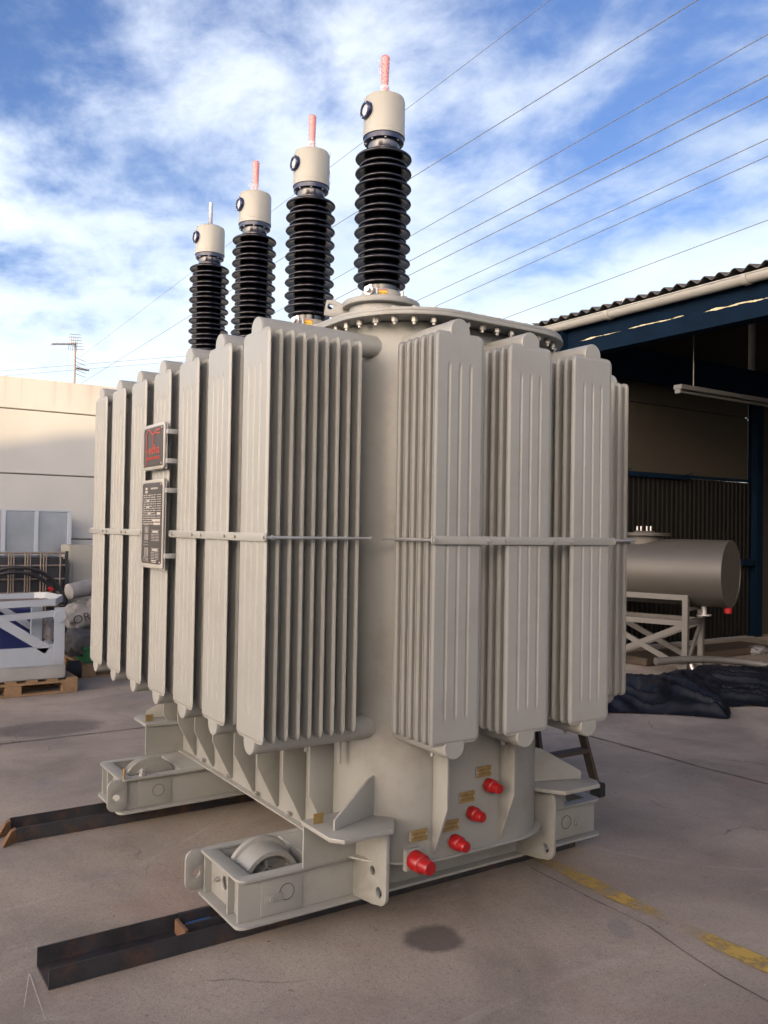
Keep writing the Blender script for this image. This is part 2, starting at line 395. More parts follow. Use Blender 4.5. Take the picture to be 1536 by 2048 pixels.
# ------------------------------------------------------------------ helpers
WL = {}       # world location of each (unrotated) object
def smooth(me, ang=35):
    for p in me.polygons: p.use_smooth = True
    try: me.set_sharp_from_angle(angle=math.radians(ang))
    except Exception: pass
class MB:
    """collects shapes in one bmesh"""
    def __init__(s): s.bm = bmesh.new()
    def add_verts_faces(s, vs, fs):
        bv = [s.bm.verts.new(v) for v in vs]
        for f in fs:
            try: s.bm.faces.new([bv[i] for i in f])
            except ValueError: pass
        return s
    def box(s, x0, x1, y0, y1, z0, z1, bev=0.0):
        b = bmesh.new()
        bmesh.ops.create_cube(b, size=1.0)
        for v in b.verts:
            v.co = Vector((x0 + (v.co.x + .5) * (x1 - x0), y0 + (v.co.y + .5) * (y1 - y0), z0 + (v.co.z + .5) * (z1 - z0)))
        if bev > 0:
            bmesh.ops.bevel(b, geom=b.edges[:], offset=bev, segments=2, affect='EDGES')
        s.merge(b); return s
    def merge(s, b, mat=None):
        me = bpy.data.meshes.new('tmp'); b.to_mesh(me); b.free()
        if mat is not None: me.transform(mat)
        s.bm.from_mesh(me); bpy.data.meshes.remove(me)
    def mesh(s, me, mat=None):
        me2 = me.copy()
        if mat is not None: me2.transform(mat)
        s.bm.from_mesh(me2); bpy.data.meshes.remove(me2); return s
    def cyl(s, p0, p1, r0, r1=None, seg=16, caps=True):
        p0 = Vector(p0); p1 = Vector(p1); r1 = r0 if r1 is None else r1
        d = (p1 - p0); q = d.to_track_quat('Z', 'Y').to_matrix()
        vs = []
        for p, r in ((p0, r0), (p1, r1)):
            for i in range(seg):
                a = 2 * PI * i / seg
                vs.append(p + q @ Vector((r * math.cos(a), r * math.sin(a), 0)))
        fs = [(i, (i + 1) % seg, seg + (i + 1) % seg, seg + i) for i in range(seg)]
        if caps: fs += [tuple(range(seg))[::-1], tuple(range(seg, 2 * seg))]
        return s.add_verts_faces(vs, fs)
    def lathe(s, prof, seg=32, loc=(0, 0, 0), axis=None):
        """profile of (r, z)"""
        q = Matrix.Identity(3) if axis is None else Vector(axis).to_track_quat('Z', 'Y').to_matrix()
        loc = Vector(loc); vs = []; fs = []
        for r, z in prof:
            for i in range(seg):
                a = 2 * PI * i / seg
                vs.append(loc + q @ Vector((r * math.cos(a), r * math.sin(a), z)))
        for k in range(len(prof) - 1):
            for i in range(seg):
                j = (i + 1) % seg
                fs.append((k * seg + i, k * seg + j, (k + 1) * seg + j, (k + 1) * seg + i))
        if prof[0][0] > 1e-4: fs.append(tuple(range(seg))[::-1])
        if prof[-1][0] > 1e-4: fs.append(tuple(range((len(prof) - 1) * seg, len(prof) * seg)))
        return s.add_verts_faces(vs, fs)
    def tube(s, pts, r, seg=8):
        pts = [Vector(p) for p in pts]; vs = []; fs = []
        up = Vector((0, 0, 1))
        for i, p in enumerate(pts):
            d = (pts[min(i + 1, len(pts) - 1)] - pts[max(i - 1, 0)]).normalized()
            a = d.cross(up)
            if a.length < 1e-3: a = d.cross(Vector((1, 0, 0)))
            a.normalize(); b = a.cross(d)
            for k in range(seg):
                t = 2 * PI * k / seg
                vs.append(p + a * (r * math.cos(t)) + b * (r * math.sin(t)))
        for i in range(len(pts) - 1):
            for k in range(seg):
                j = (k + 1) % seg
                fs.append((i * seg + k, i * seg + j, (i + 1) * seg + j, (i + 1) * seg + k))
        fs.append(tuple(range(seg))[::-1]); fs.append(tuple(range((len(pts) - 1) * seg, len(pts) * seg)))
        return s.add_verts_faces(vs, fs)
    def bar(s, p0, p1, w, h, up=(0, 0, 1)):
        """rectangular bar from p0 to p1; w across, h along up"""
        p0 = Vector(p0); p1 = Vector(p1); d = (p1 - p0).normalized()
        a = d.cross(Vector(up)).normalized(); b = a.cross(d).normalized()
        vs = [p + a * (w / 2 * i) + b * (h / 2 * j) for p in (p0, p1) for i, j in ((-1, -1), (1, -1), (1, 1), (-1, 1))]
        return s.add_verts_faces(vs, [(0, 1, 2, 3), (7, 6, 5, 4), (0, 4, 5, 1), (1, 5, 6, 2), (2, 6, 7, 3), (3, 7, 4, 0)])
    def plate(s, outline, thick, frame, holes=(), bev=0.0015):
        """2D outline with holes extruded to `thick`, placed by a 4x4 frame (x,y of the outline, z the normal)"""
        cu = bpy.data.curves.new('tmpc', 'CURVE'); cu.dimensions = '2D'; cu.fill_mode = 'BOTH'
        bev = min(bev, thick * 0.3)
        cu.extrude = thick / 2 - bev; cu.bevel_depth = bev; cu.bevel_resolution = 1; cu.offset = -bev
        for pl in [outline] + list(holes):
            sp = cu.splines.new('POLY'); sp.points.add(len(pl) - 1)
            for p, q in zip(sp.points, pl): p.co = (q[0], q[1], 0, 1)
            sp.use_cyclic_u = True
        o = bpy.data.objects.new('tmpo', cu); C.objects.link(o)
        dg = bpy.context.evaluated_depsgraph_get()
        me = bpy.data.meshes.new_from_object(o.evaluated_get(dg))
        me.transform(frame)
        s.bm.from_mesh(me)
        bpy.data.meshes.remove(me); bpy.data.objects.remove(o); bpy.data.curves.remove(cu)
        return s
    def xform(s, m):
        bmesh.ops.transform(s.bm, matrix=m, verts=s.bm.verts[:]); return s
    def done(s, name='part', ang=35, flat=False):
        bmesh.ops.remove_doubles(s.bm, verts=s.bm.verts[:], dist=1e-6)
        bmesh.ops.recalc_face_normals(s.bm, faces=s.bm.faces[:])
        me = bpy.data.meshes.new(name); s.bm.to_mesh(me); s.bm.free()
        if not flat: smooth(me, ang)
        return me
def circ(cx, cy, r, n=24):
    return [(cx + r * math.cos(2 * PI * i / n), cy + r * math.sin(2 * PI * i / n)) for i in range(n)]
def rrect(x0, x1, y0, y1, r, n=6, corners=(1, 1, 1, 1)):
    """rounded rectangle; corners = (x1y1, x0y1, x0y0, x1y0)"""
    pts = []
    for (cx, cy, a0, on) in ((x1 - r, y1 - r, 0, corners[0]), (x0 + r, y1 - r, 90, corners[1]), (x0 + r, y0 + r, 180, corners[2]), (x1 - r, y0 + r, 270, corners[3])):
        if on:
            for i in range(n + 1):
                a = math.radians(a0 + 90 * i / n)
                pts.append((cx + r * math.cos(a), cy + r * math.sin(a)))
        else:
            s0 = 1 if a0 in (0, 270) else -1; s1 = 1 if a0 in (0, 90) else -1
            pts.append((cx + s0 * r, cy + s1 * r))
    return pts
def FR(o, ex, ey):
    """frame with origin o, x axis ex, y axis ey, z = ex x ey"""
    ex = Vector(ex).normalized(); ey = Vector(ey).normalized(); ez = ex.cross(ey)
    m = Matrix((ex, ey, ez)).transposed().to_4x4(); m.translation = Vector(o)
    return m
XY = lambda z: FR((0, 0, z), (1, 0, 0), (0, 1, 0))
XZ = lambda y: FR((0, y, 0), (1, 0, 0), (0, 0, 1))
YZ = lambda x: FR((x, 0, 0), (0, 1, 0), (0, 0, 1))

def text_mesh(s, size, frame, depth=0.001, align='CENTER', width=None):
    cu = bpy.data.curves.new('tmpt', 'FONT'); cu.body = s; cu.size = size; cu.extrude = depth
    cu.align_x = align; cu.align_y = 'CENTER'; cu.resolution_u = 3
    o = bpy.data.objects.new('tmpo', cu); C.objects.link(o)
    dg = bpy.context.evaluated_depsgraph_get()
    me = bpy.data.meshes.new_from_object(o.evaluated_get(dg))
    bpy.data.objects.remove(o); bpy.data.curves.remove(cu)
    if width and len(me.vertices):
        w = max(v.co.x for v in me.vertices) - min(v.co.x for v in me.vertices)
        me.transform(Matrix.Diagonal((width / w, 1, 1, 1)))
    me.transform(frame)
    return me
def empty(name, loc, label, cat, group=None, rz=0.0):
    o = bpy.data.objects.new(name, None); C.objects.link(o)
    o.empty_display_size = 0.1
    o.location = loc; o.rotation_euler = (0, 0, rz)
    o['label'] = label; o['category'] = cat
    if group: o['group'] = group
    WL[o] = Vector(loc)
    return o
def obj(name, mb, mat, parent=None, loc=None, rot=None, world=True, label=None, cat=None, group=None, kind=None, ang=35, flat=False):
    """one mesh object. world=True: the mesh is in world coordinates; else local, placed at loc under parent"""
    me = mb.done(name, ang, flat) if isinstance(mb, MB) else mb
    o = bpy.data.objects.new(name, me); C.objects.link(o)
    if mat and not me.materials: me.materials.append(mat)
    if parent: o.parent = parent
    if world:
        if parent:
            me.transform(Matrix.Translation(-WL[parent])); WL[o] = WL[parent].copy()
        else:
            # origin at the base centre of the mesh
            xs = [v.co for v in me.vertices]
            c = Vector(((min(v.x for v in xs) + max(v.x for v in xs)) / 2, (min(v.y for v in xs) + max(v.y for v in xs)) / 2, min(v.z for v in xs)))
            me.transform(Matrix.Translation(-c)); o.location = c; WL[o] = c
    else:
        o.location = loc or (0, 0, 0)
        if rot: o.rotation_euler = rot
        WL[o] = (WL[parent] if parent else Vector()) + Vector(loc or (0, 0, 0))
    if label: o['label'] = label
    if cat: o['category'] = cat
    if group: o['group'] = group
    if kind: o['kind'] = kind
    return o
def copy_tree(o, parent):
    c = o.copy(); C.objects.link(c); c.parent = parent
    for ch in list(o.children):
        if ch is not c: copy_tree(ch, c)
    return c
def nut(r=0.011, h=0.010, stud=0.008):
    mb = MB(); mb.cyl((0, 0, 0), (0, 0, h), r, r, seg=6)
    if stud: mb.cyl((0, 0, h), (0, 0, h + stud), r * .5, r * .5, seg=8)
    return mb

# ------------------------------------------------------------------ the setting: ground, joints, marking
mb = MB(); mb.add_verts_faces([(-600, -600, 0), (600, -600, 0), (600, 600, 0), (-600, 600, 0)], [(0, 1, 2, 3)])
obj('ground', mb, M_ground, kind='structure')
def crack(name, pts, w, jit, z=0.004):
    """a thin dark irregular strip"""
    vs = []; fs = []; k = 0
    for (a, b) in zip(pts, pts[1:]):
        a = Vector(a); b = Vector(b); n = max(2, int((b - a).length / 0.06)); d = (b - a).normalized(); nn = Vector((-d.y, d.x))
        for i in range(n + (1 if b == Vector(pts[-1]) else 0)):
            p = a.lerp(b, i / n); off = (noise.noise(Vector((p.x * 3, p.y * 3, w * 100))) * jit)
            ww = w * (0.45 + 0.9 * abs(noise.noise(Vector((p.x * 6, p.y * 6, 5)))) + random.random() * .35)
            for sgn in (-1, 1):
                q = p + nn * (off + sgn * ww / 2); vs.append((q.x, q.y, z))
    for i in range(len(vs) // 2 - 1): fs.append((2 * i, 2 * i + 1, 2 * i + 3, 2 * i + 2))
    mb = MB(); mb.add_verts_faces(vs, fs)
    obj(name, mb, M_joint, kind='structure', flat=True)
crack('expansion_joint', [(-6, 6.62), (2.2, 6.66), (7.0, 6.70)], 0.020, 0.012)
crack('expansion_joint', [(5.07, 6.65), (5.09, 4.0), (5.14, 3.0), (5.18, -4)], 0.016, 0.03)
mb = MB()
def GP(px, py):
    r = Vector(((px - 768), (py - 1024), 1704.0))
    w = Vector((0.832 * r.x + 0.0248 * r.y + 0.5543 * r.z, -0.5543 * r.x + 0.0073 * r.y + 0.8323 * r.z, 0.0166 * r.x - 0.9997 * r.y + 0.0198 * r.z))
    return Vector((0, 0, 1.6)) + w * (-1.6 / w.z)
for a_, b_ in (((58, 1948), (47, 2018)), ((58, 1948), (90, 2042))):
    p = GP(*a_); q = GP(*b_); d = (q - p).normalized(); nn = Vector((-d.y, d.x, 0)) * .0022
    mb.add_verts_faces([(v.x, v.y, .005) for v in (p - nn, p + nn, q + nn * .4, q - nn * .4)], [(0, 1, 2, 3)])
obj('chalk_mark', mb, paint('chalk', (0.42, 0.38, 0.34), 0.95, var=0.3, scale=60), kind='structure', flat=True)
rg = random.Random(11)
mb = MB()
for k in range(420):
    x = rg.uniform(-1.5, 8); y = rg.uniform(0.8, 8.5); r = rg.uniform(.0015, .0045) * (1.6 if rg.random() < .06 else 1)
    b = bmesh.new(); bmesh.ops.create_icosphere(b, subdivisions=1, radius=r)
    for v in b.verts: v.co = Vector((v.co.x * rg.uniform(.7, 1.5), v.co.y * rg.uniform(.7, 1.5), v.co.z * .6)) + Vector((x, y, r * .4))
    mb.merge(b)
obj('grit', mb, paint('grit_grey', (0.11, 0.10, 0.09), 0.9, var=0.5, scale=40), label='small stones and grit scattered over the concrete yard', cat='grit', kind='stuff', flat=True)
crack('expansion_joint', [(2.86, 3.0), (2.84, 2.3), (2.77, 1.9), (2.75, 1.6), (2.74, -4)], 0.006, 0.02)
def yellow(pts_l, pts_r, wear):
    vs = []; fs = []; w = []
    for (a, b, q) in zip(pts_l, pts_r, wear):
        for t in (0, .08, .5, .92, 1):
            vs.append((a[0] + (b[0] - a[0]) * t, a[1] + (b[1] - a[1]) * t, 0.008)); w.append(q * (0.35 if t in (0, 1) else 1))
    for i in range(len(pts_l) - 1):
        for k in range(4): fs.append((5 * i + k, 5 * i + k + 1, 5 * i + 6 + k, 5 * i + 5 + k))
    me = bpy.data.meshes.new('line_marking'); me.from_pydata(vs, [], fs)
    at = me.attributes.new('wear', 'FLOAT', 'POINT')
    for i, v in enumerate(w): at.data[i].value = v
    return me
ys = [3.5, 3.2, 3.0, 2.9, 2.75, 2.66, 2.6, 2.5, 2.4, 2.36, 2.3, 2.2, 2.14, 2.12, 2.06, 2.0, 1.9, 1.7, 1.4, 1.0, 0.5, 0.45]
wv = [.55, .6, .5, .6, .75, .85, 1, 1, .85, .35, .18, .1, .3, 1, 1, 1.05, 1.1, 1.1, 1.1, 1.1, 1.1, 0]
me = yellow([(2.925 + 0.012 * math.sin(y * 9), y) for y in ys], [(3.015 + 0.012 * math.sin(y * 7 + 1), y) for y in ys], wv)
obj('line_marking', me, M_yellow, kind='structure', flat=True)

# ------------------------------------------------------------------ yard wall behind (precast panels, joints recessed)
wall = empty('yard_wall', (2.0, 11.1, 0), 'tall precast concrete yard wall with sunlit top half behind the pallets', 'wall')
mb = MB(); mb.box(-14, 16, 11.03, 11.2, 0, 3.33)
obj('wall_core', mb, paint('joint_shade', (0.15, 0.14, 0.13), 0.95), wall)
rows = [(0.0, 0.62), (0.634, 1.40), (1.414, 2.185), (2.2, 2.965), (2.98, 3.36)]
for (z0, z1) in rows:
    for k in range(5):
        x0 = -14 + 6 * k
        mb = MB(); mb.box(x0 + 0.006, x0 + 5.994, 11.0 + random.uniform(-.003, .003), 11.24, z0, z1, bev=0.006)
        obj('panel', mb, M_wall, wall)

# antenna on a mast beyond the wall
ant = empty('roof_antenna', (2.9, 12.0, 3.2), 'thin television aerial mast with two yagi booms above the yard wall', 'antenna')
def P(px, py, y):   # pixel of the photograph -> point on the vertical plane y
    r = Vector(((px - 768), (py - 1024), 1704.0))
    w = Vector((0.832 * r.x + 0.0248 * r.y + 0.5543 * r.z, -0.5543 * r.x + 0.0073 * r.y + 0.8323 * r.z, 0.0166 * r.x - 0.9997 * r.y + 0.0198 * r.z))
    t = y / w.y
    return Vector((0, 0, 1.6)) + w * t
ax = P(150, 700, 12.0).x
mb = MB(); mb.cyl((ax, 12, 3.0), (ax, 12, 4.08), 0.014, 0.012, 8); obj('mast', mb, M_ant, ant)
mb = MB()
a = P(103, 688, 12.0); b = P(152, 688, 12.0); mb.cyl(a, b, 0.008, seg=6)
for i in range(14):
    p = a.lerp(b, i / 14); mb.cyl(p + Vector((0, -.10, 0)), p + Vector((0, .10, 0)), 0.004, seg=4)
c = P(158, 700, 12.0)
obj('yagi', mb, M_ant, ant)
mb = MB()
for i in range(6):
    p = P(139 + i * 1.2, 668 + i * 6, 12.0); mb.cyl(p, p + Vector((.16, .05, .02)), 0.003, seg=4)
for i in range(5):
    p = P(139 + i * 4, 671 + i * 0.6, 12.0); mb.cyl(p, p + Vector((.0, .04, -.2)), 0.003, seg=4)
obj('reflector_grid', mb, M_ant, ant)
mb = MB()
a = P(152, 736, 12.0); b = P(178, 741, 12.0); mb.cyl(a, b, 0.010, seg=6)
for i in range(7):
    p = a.lerp(b, i / 7); mb.cyl(p + Vector((0, -.09, 0)), p + Vector((0, .09, 0)), 0.004, seg=4)
for i in range(5):
    p = P(145, 717 + i * 8, 12.0); mb.cyl(p + Vector((0, -.12, 0)), p + Vector((.20, .12, 0)), 0.003, seg=4)
obj('yagi', mb, M_ant, ant)

# ------------------------------------------------------------------ unseen hall added behind the camera to keep the sun off the yard
fac = empty('shade_hall', (-27, -13, 0), 'pale gabled hall, unseen behind the camera, added to shade the yard', 'sun blocker')
gp = [(-39.5, 0), (8, 0), (8, 4.6), (-15, 5.2), (-15, 8.7), (-20, 9.6), (-27, 10.3), (-30, 10.15), (-35.0, 9.16), (-35.9, 8.98), (-36.4, 8.93), (-37.1, 8.76), (-38.0, 8.66), (-39.5, 8.5)]  # roofline shaped to set the shadow edge on the yard wall
mb = MB(); mb.plate(gp, 6.0, XZ(-13.0), bev=0.01)
obj('wall', mb, M_facade, fac)
for i in range(4):
    mb = MB(); x = -37 + i * 6; mb.box(x, x + 2.2, -10.06, -9.98, 3.2, 5.0, 0.01)
    obj('window', mb, M_window, fac)

# ------------------------------------------------------------------ overhead lines
wires = [((1100, 0), (705, 300), 12, 'uppermost thin overhead cable, crossing the top of the photo'),
         ((1395, 0), (168, 763), 14, 'overhead cable passing behind the near bushing cap down to the yard wall'),
         ((1536, 68), (821, 472), 14, 'overhead cable entering high on the right, third from the top'),
         ((1536, 150), (817, 523), 15, 'overhead cable entering the right edge midway, upper one of a close pair'),
         ((1536, 193), (823, 548), 15, 'overhead cable entering the right edge midway, lower one of a close pair'),
         ((1536, 278), (839, 599), 16, 'overhead cable just over the brass valve, upper one of two'),
         ((1536, 312), (839, 627), 16, 'overhead cable just over the brass valve, lower one of two'),
         ((1536, 440), (1000, 640), 18, 'lowest thick overhead cable, above the shed roof'),
         ((0, 742), (370, 712), 12, 'faint distant cable low over the yard wall, upper one'),
         ((0, 752), (370, 722), 13, 'faint distant cable low over the yard wall, lower one')]
def PZ(px, py, z):
    r = Vector(((px - 768), (py - 1024), 1704.0))
    w = Vector((0.832 * r.x + 0.0248 * r.y + 0.5543 * r.z, -0.5543 * r.x + 0.0073 * r.y + 0.8323 * r.z, 0.0166 * r.x - 0.9997 * r.y + 0.0198 * r.z))
    return Vector((0, 0, 1.6)) + w * ((z - 1.6) / w.z)
for i, (a, b, z, lab) in enumerate(wires):
    p = PZ(*a, z); q = PZ(*b, z); d = (q - p)
    if i < 8: s0 = p - d * 0.5; s1 = q + d.normalized() * (35 if i != 1 else 20)
    else: s0 = p - d * 1.0; s1 = q + d * 1.0
    n = 16; mid = 0.25
    pts = []
    for k in range(n + 1):
        t = k / n; x = s0.lerp(s1, t); x.z = z
        pts.append(x)
    rr = 0.012 if z < 15 else 0.017
    if i == 0: rr = 0.006
    if i == 7: rr = 0.020
    if i >= 8: rr = 0.012
    mb = MB(); mb.tube(pts, rr, 6)
    obj('power_line', mb, M_wire, label=lab, cat='power line', group='overhead cables across the sky')

# ------------------------------------------------------------------ the transformer
TX, TY = 2.33, 3.95
tr = empty('power_transformer', (TX, TY, 0), 'large grey power transformer with radiator fins and four black bushings on two steel channels', 'transformer')
X0, X1, Y0, Y1 = 1.84, 2.82, 2.75, 5.15

def rr3(x0, x1, y0, y1, r, n=16): return rrect(x0, x1, y0, y1, r, n)
# tank body
mb = MB(); mb.plate(rr3(X0, X1, Y0, Y1, 0.30), 2.17, XY(0.27 + 2.17 / 2), bev=0.004)
obj('tank', mb, M_grey, tr)
# bottom skirt plate
mb = MB(); mb.plate(rr3(X0 - .03, X1 + .03, Y0 - .015, Y1 + .015, 0.31), 0.009, XY(0.2735), bev=0.003)
obj('base_plate', mb, M_grey, tr)
# cover with bolts
CZ = 2.476
mb = MB()
mb.plate(rr3(1.76, 2.90, 2.645, 5.255, 0.37), 0.016, XY(CZ - 0.0235), bev=0.003)
obj('tank_flange', mb, M_grey, tr)
mb = MB()
mb.plate(rr3(1.765, 2.895, 2.65, 5.25, 0.37), 0.015, XY(CZ - 0.0075), bev=0.003)
cover = obj('cover', mb, M_grey, tr)
npth = rr3(1.797, 2.863, 2.683, 5.217, 0.34, 24)
# resample for the bolts
per = []; Lt = 0
for i in range(len(npth)):
    a = Vector(npth[i]); b = Vector(npth[(i + 1) % len(npth)]); per.append((Lt, a, b)); Lt += (b - a).length
nb = 84
bolt_me = MB(); bolt_me.cyl((0, 0, -0.032), (0, 0, -0.053), 0.0135, seg=6); bolt_me.cyl((0, 0, -0.053), (0, 0, -0.063), 0.0075, seg=8); bolt_me.cyl((0, 0, 0), (0, 0, 0.008), 0.0135, seg=6)
bolt_me = bolt_me.done('bolt')
bolt_me.materials.append(M_galv)
for k in range(nb):
    s = Lt * (k + .3) / nb
    for (l0, a, b) in per:
        ln = (b - a).length
        if l0 <= s < l0 + ln:
            p = a.lerp(b, (s - l0) / ln); break
    o = bpy.data.objects.new('bolt', bolt_me); C.objects.link(o); o.parent = cover
    o.location = (p.x - TX, p.y - TY, CZ); o.rotation_euler = (0, 0, k * 1.3)
# lifting lugs and small fittings on the cover
for (x, y) in ((2.23, 2.95), (2.55, 2.98)):
    mb = MB(); mb.plate(rrect(x - .105, x + .105, CZ - 0.002, CZ + .075, .04, 6, (1, 1, 0, 0)), 0.018, XZ(y), holes=[circ(x, CZ + .045, .014, 14)])
    if x < 2.4: obj('lifting_lug', mb, M_grey, tr)
mb = MB(); mb.lathe([(0.024, 0), (0.024, .02), (0.016, .024), (0.016, .055), (0.022, .06), (0.022, .085), (0.012, .09), (0.009, .115), (0.0, .118)], 12, (2.115, 3.02, CZ))
obj('brass_valve', mb, M_brass, tr)

# ---- bushings
BZ = 2.540
def bushing(loc):
    b = bpy.data.objects.new
    # part: turret disc with its ear
    mb = MB()
    mb.lathe([(0.135, CZ), (0.135, BZ - .026)], 48)
    ear = rrect(-.215, 0.0, -.03, .03, .022, 5, (0, 1, 1, 0))
    mb2 = MB(); mb2.plate(circ(0, 0, .163, 56), 0.024, XY(BZ - .012), bev=0.003)
    tmp = mb2.done('t'); mb.mesh(tmp)
    mb3 = MB(); mb3.plate([(-.24, BZ - .047), (-.24 + .01, BZ + .016), (-.20, BZ + .018), (-.10, BZ - .030), (-.10, BZ - .050), (-.2, BZ - .055)], 0.014, XZ(0), holes=[circ(-.213, BZ - .012, .012, 12)])
    tmp = mb3.done('t'); mb.mesh(tmp, Matrix.Rotation(math.radians(-35), 4, 'Z'))
    root = obj('bushing', mb, M_grey, tr, loc=(loc[0] - TX, loc[1] - TY, 0), world=False)
    def sub(name, mb, mat, ang=35):
        me = mb if not isinstance(mb, MB) else mb.done(name, ang)
        o = bpy.data.objects.new(name, me); C.objects.link(o); o.parent = root
        if name in ('clamp_bolts', 'ring_bolts'): o['kind'] = 'stuff'
        me.materials.append(mat); return o
    mb = MB(); mb.lathe([(0.083, BZ), (0.083, BZ + .045), (.077, BZ + .049)], 40); sub('base_collar', mb, M_cap)
    # insulator
    pr = [(0.077, BZ + .049), (0.077, BZ + .085)]
    z = BZ + .074; n = 9; top = 3.180; pitch = (top - z) / n
    for k in range(n):
        zb = z + k * pitch
        for (r, fz) in ((0.101, 0.0), (0.119, 0.5)):
            b0 = zb + fz * pitch
            pr += [(0.066, b0 + .001), (r - .018, b0 + .003), (r - .007, b0 - .002), (r - .002, b0 - .001), (r, b0 + .0025), (r - .001, b0 + .007), (r - .006, b0 + .0115), (r - .018, b0 + .017), (0.074, b0 + .026), (0.066, b0 + .032)]
    pr += [(0.066, top + .002), (0.064, top + .041)]
    mb = MB(); mb.lathe(pr, 48); sub('insulator', mb, M_porcelain, 50)
    mb = MB(); mb.lathe([(0.0655, top + .004), (0.0665, top + .006), (0.0665, top + .040)], 40); sub('neck_collar', mb, M_collar)
    mb = MB(); mb.lathe([(0.0665, 3.220), (0.084, 3.220), (0.084, 3.240), (0.080, 3.242)], 40); sub('clamp_ring', mb, M_navy)
    mb = MB(); mb.lathe([(0.075, 3.241), (0.0885, 3.241), (0.0885, 3.258), (0.0870, 3.260), (0.0870, 3.392), (0.083, 3.406), (0.072, 3.412), (0.0, 3.416)], 48); cap = sub('cap', mb, M_cap)
    mb = MB()
    for k in range(8):
        a = k * PI / 4 + .3; mb.cyl((.075 * math.cos(a), .075 * math.sin(a), 3.215), (.075 * math.cos(a), .075 * math.sin(a), 3.220), .0045, seg=6)
    sub('clamp_bolts', mb, M_steel)
    # sight glass facing -x
    mb = MB(); mb.lathe([(0.0, 0), (0.036, 0), (0.036, .014), (0.033, .017), (0.025, .017), (0.023, .010)], 28, (-.083, 0, 3.338), (-1, 0, 0)); sub('sight_glass_ring', mb, M_navy)
    mb = MB(); mb.cyl((-.09, 0, 3.338), (-.0945, 0, 3.338), .0235, seg=24); sub('sight_glass', mb, M_glassw)
    mb = MB()
    for k in range(6):
        a = k * PI / 3; mb.cyl((-.098, .030 * math.cos(a), 3.338 + .030 * math.sin(a)), (-.1035, .030 * math.cos(a), 3.338 + .030 * math.sin(a)), .0035, seg=6)
    sub('ring_bolts', mb, M_steel)
    # oil sampling valve to the left of the collar
    d = Vector((-.83, -.55, 0)); o_ = Vector((0, 0, BZ + .027))
    mb = MB(); mb.cyl(o_ + d * .08, o_ + d * .12, .012, seg=10); mb.cyl(o_ + d * .095, o_ + d * .108, .022, seg=6); mb.cyl(o_ + d * .115, o_ + d * .135, .020, seg=10); mb.cyl(o_ + d * .135, o_ + d * .155, .011, seg=8)
    mb.cyl(o_ + d * .11 + Vector((0, 0, -.028)), o_ + d * .11 + Vector((0, 0, .028)), .010, seg=8)
    sub('sampling_valve', mb, M_steel)
    for a in (-2.35, -1.15, -.45, 0.6, 1.8):
        mb = MB(); p = Vector((.102 * math.cos(a), .102 * math.sin(a), BZ)); mb.cyl(p, p + Vector((0, 0, .018)), .012, seg=6); mb.cyl(p + Vector((0, 0, .018)), p + Vector((0, 0, .042)), .007, seg=8); sub('stud', mb, M_zinc)
    # curved warning sticker on the collar
    def curved(r, a0, a1, z0, z1, name, mat):
        vs = []; fs = []; n = 8
        for i in range(n + 1):
            a = a0 + (a1 - a0) * i / n
            for zz_ in (z0, z1): vs.append((r * math.cos(a), r * math.sin(a), zz_))
        for i in range(n): fs.append((2 * i, 2 * i + 2, 2 * i + 3, 2 * i + 1))
        mb = MB(); mb.add_verts_faces(vs, fs); return sub(name, mb, mat)
    A = math.atan2(-.83, -.50)
    curved(.0836, A - .22, A + .26, BZ + .010, BZ + .042, 'sticker_border', M_redprint)
    curved(.0840, A - .20, A + .24, BZ + .015, BZ + .037, 'warning_sticker', M_yel)
    nrm = Vector((math.cos(A + .02), math.sin(A + .02), 0)); ex = Vector((0, 0, 1)).cross(nrm)
    me = text_mesh('HOT OIL', .009, FR(nrm * .0855 + Vector((0, 0, BZ + .026)), ex, (0, 0, 1)), .0003)
    sub('sticker_text', me, M_dark)
    return root
by = [2.976, 3.61, 4.246, 4.884]
b0 = bushing((1.95, by[0]))
def wrap_tip(root, flap):
    def sub(name, mb, mat):
        me = mb.done(name, 60); o = bpy.data.objects.new(name, me); C.objects.link(o); o.parent = root; me.materials.append(mat); return o
    mb = MB()
    pr = []
    for i in range(27):
        t = i / 26; z = 3.432 + t * .158
        r = .0145 + .0045 * t + .0013 * math.sin(i * 2.1)
        pr.append((r, z))
    pr += [(.014, 3.594), (0.0, 3.597)]
    mb.lathe(pr, 14)
    sub('wrapped_terminal', mb, M_pink)
    mb = MB(); mb.lathe([(.040, 3.411), (.036, 3.422), (.026, 3.432), (.021, 3.446), (.019, 3.464)], 20); sub('film_skirt', mb, M_film)
    # loose flap of clear film
    vs = []; fs = []
    for i in range(9):
        for j in range(5):
            u, v = i / 8, j / 4
            if flap == 0: p = (-.016 - .026 * v, -.012 * v + .004 * math.sin(i * 1.3 + j), 3.48 + .085 * u + .008 * math.sin(j * 2))
            elif flap == 1: p = (.060 + .02 * v + .006 * math.sin(i), -.070 + .035 * v, 3.25 + .18 * u + .012 * math.sin(j * 2.2 + i))
            else: p = (-.020 - .026 * v * math.sin(u * PI) ** .5, -.01 * v, 3.425 + .055 * u)
            vs.append(p)
    for i in range(8):
        for j in range(4): fs.append((i * 5 + j, i * 5 + j + 1, i * 5 + j + 6, i * 5 + j + 5))
    mb = MB(); mb.add_verts_faces(vs, fs); sub('loose_film', mb, M_film)
roots = [b0]
for y in by[1:]:
    c = b0.copy(); C.objects.link(c); c.parent = tr; c.location.y = y - TY
    for ch in list(b0.children):
        d = ch.copy(); C.objects.link(d); d.parent = c
    roots.append(c)
for i in range(3): wrap_tip(roots[i], i)
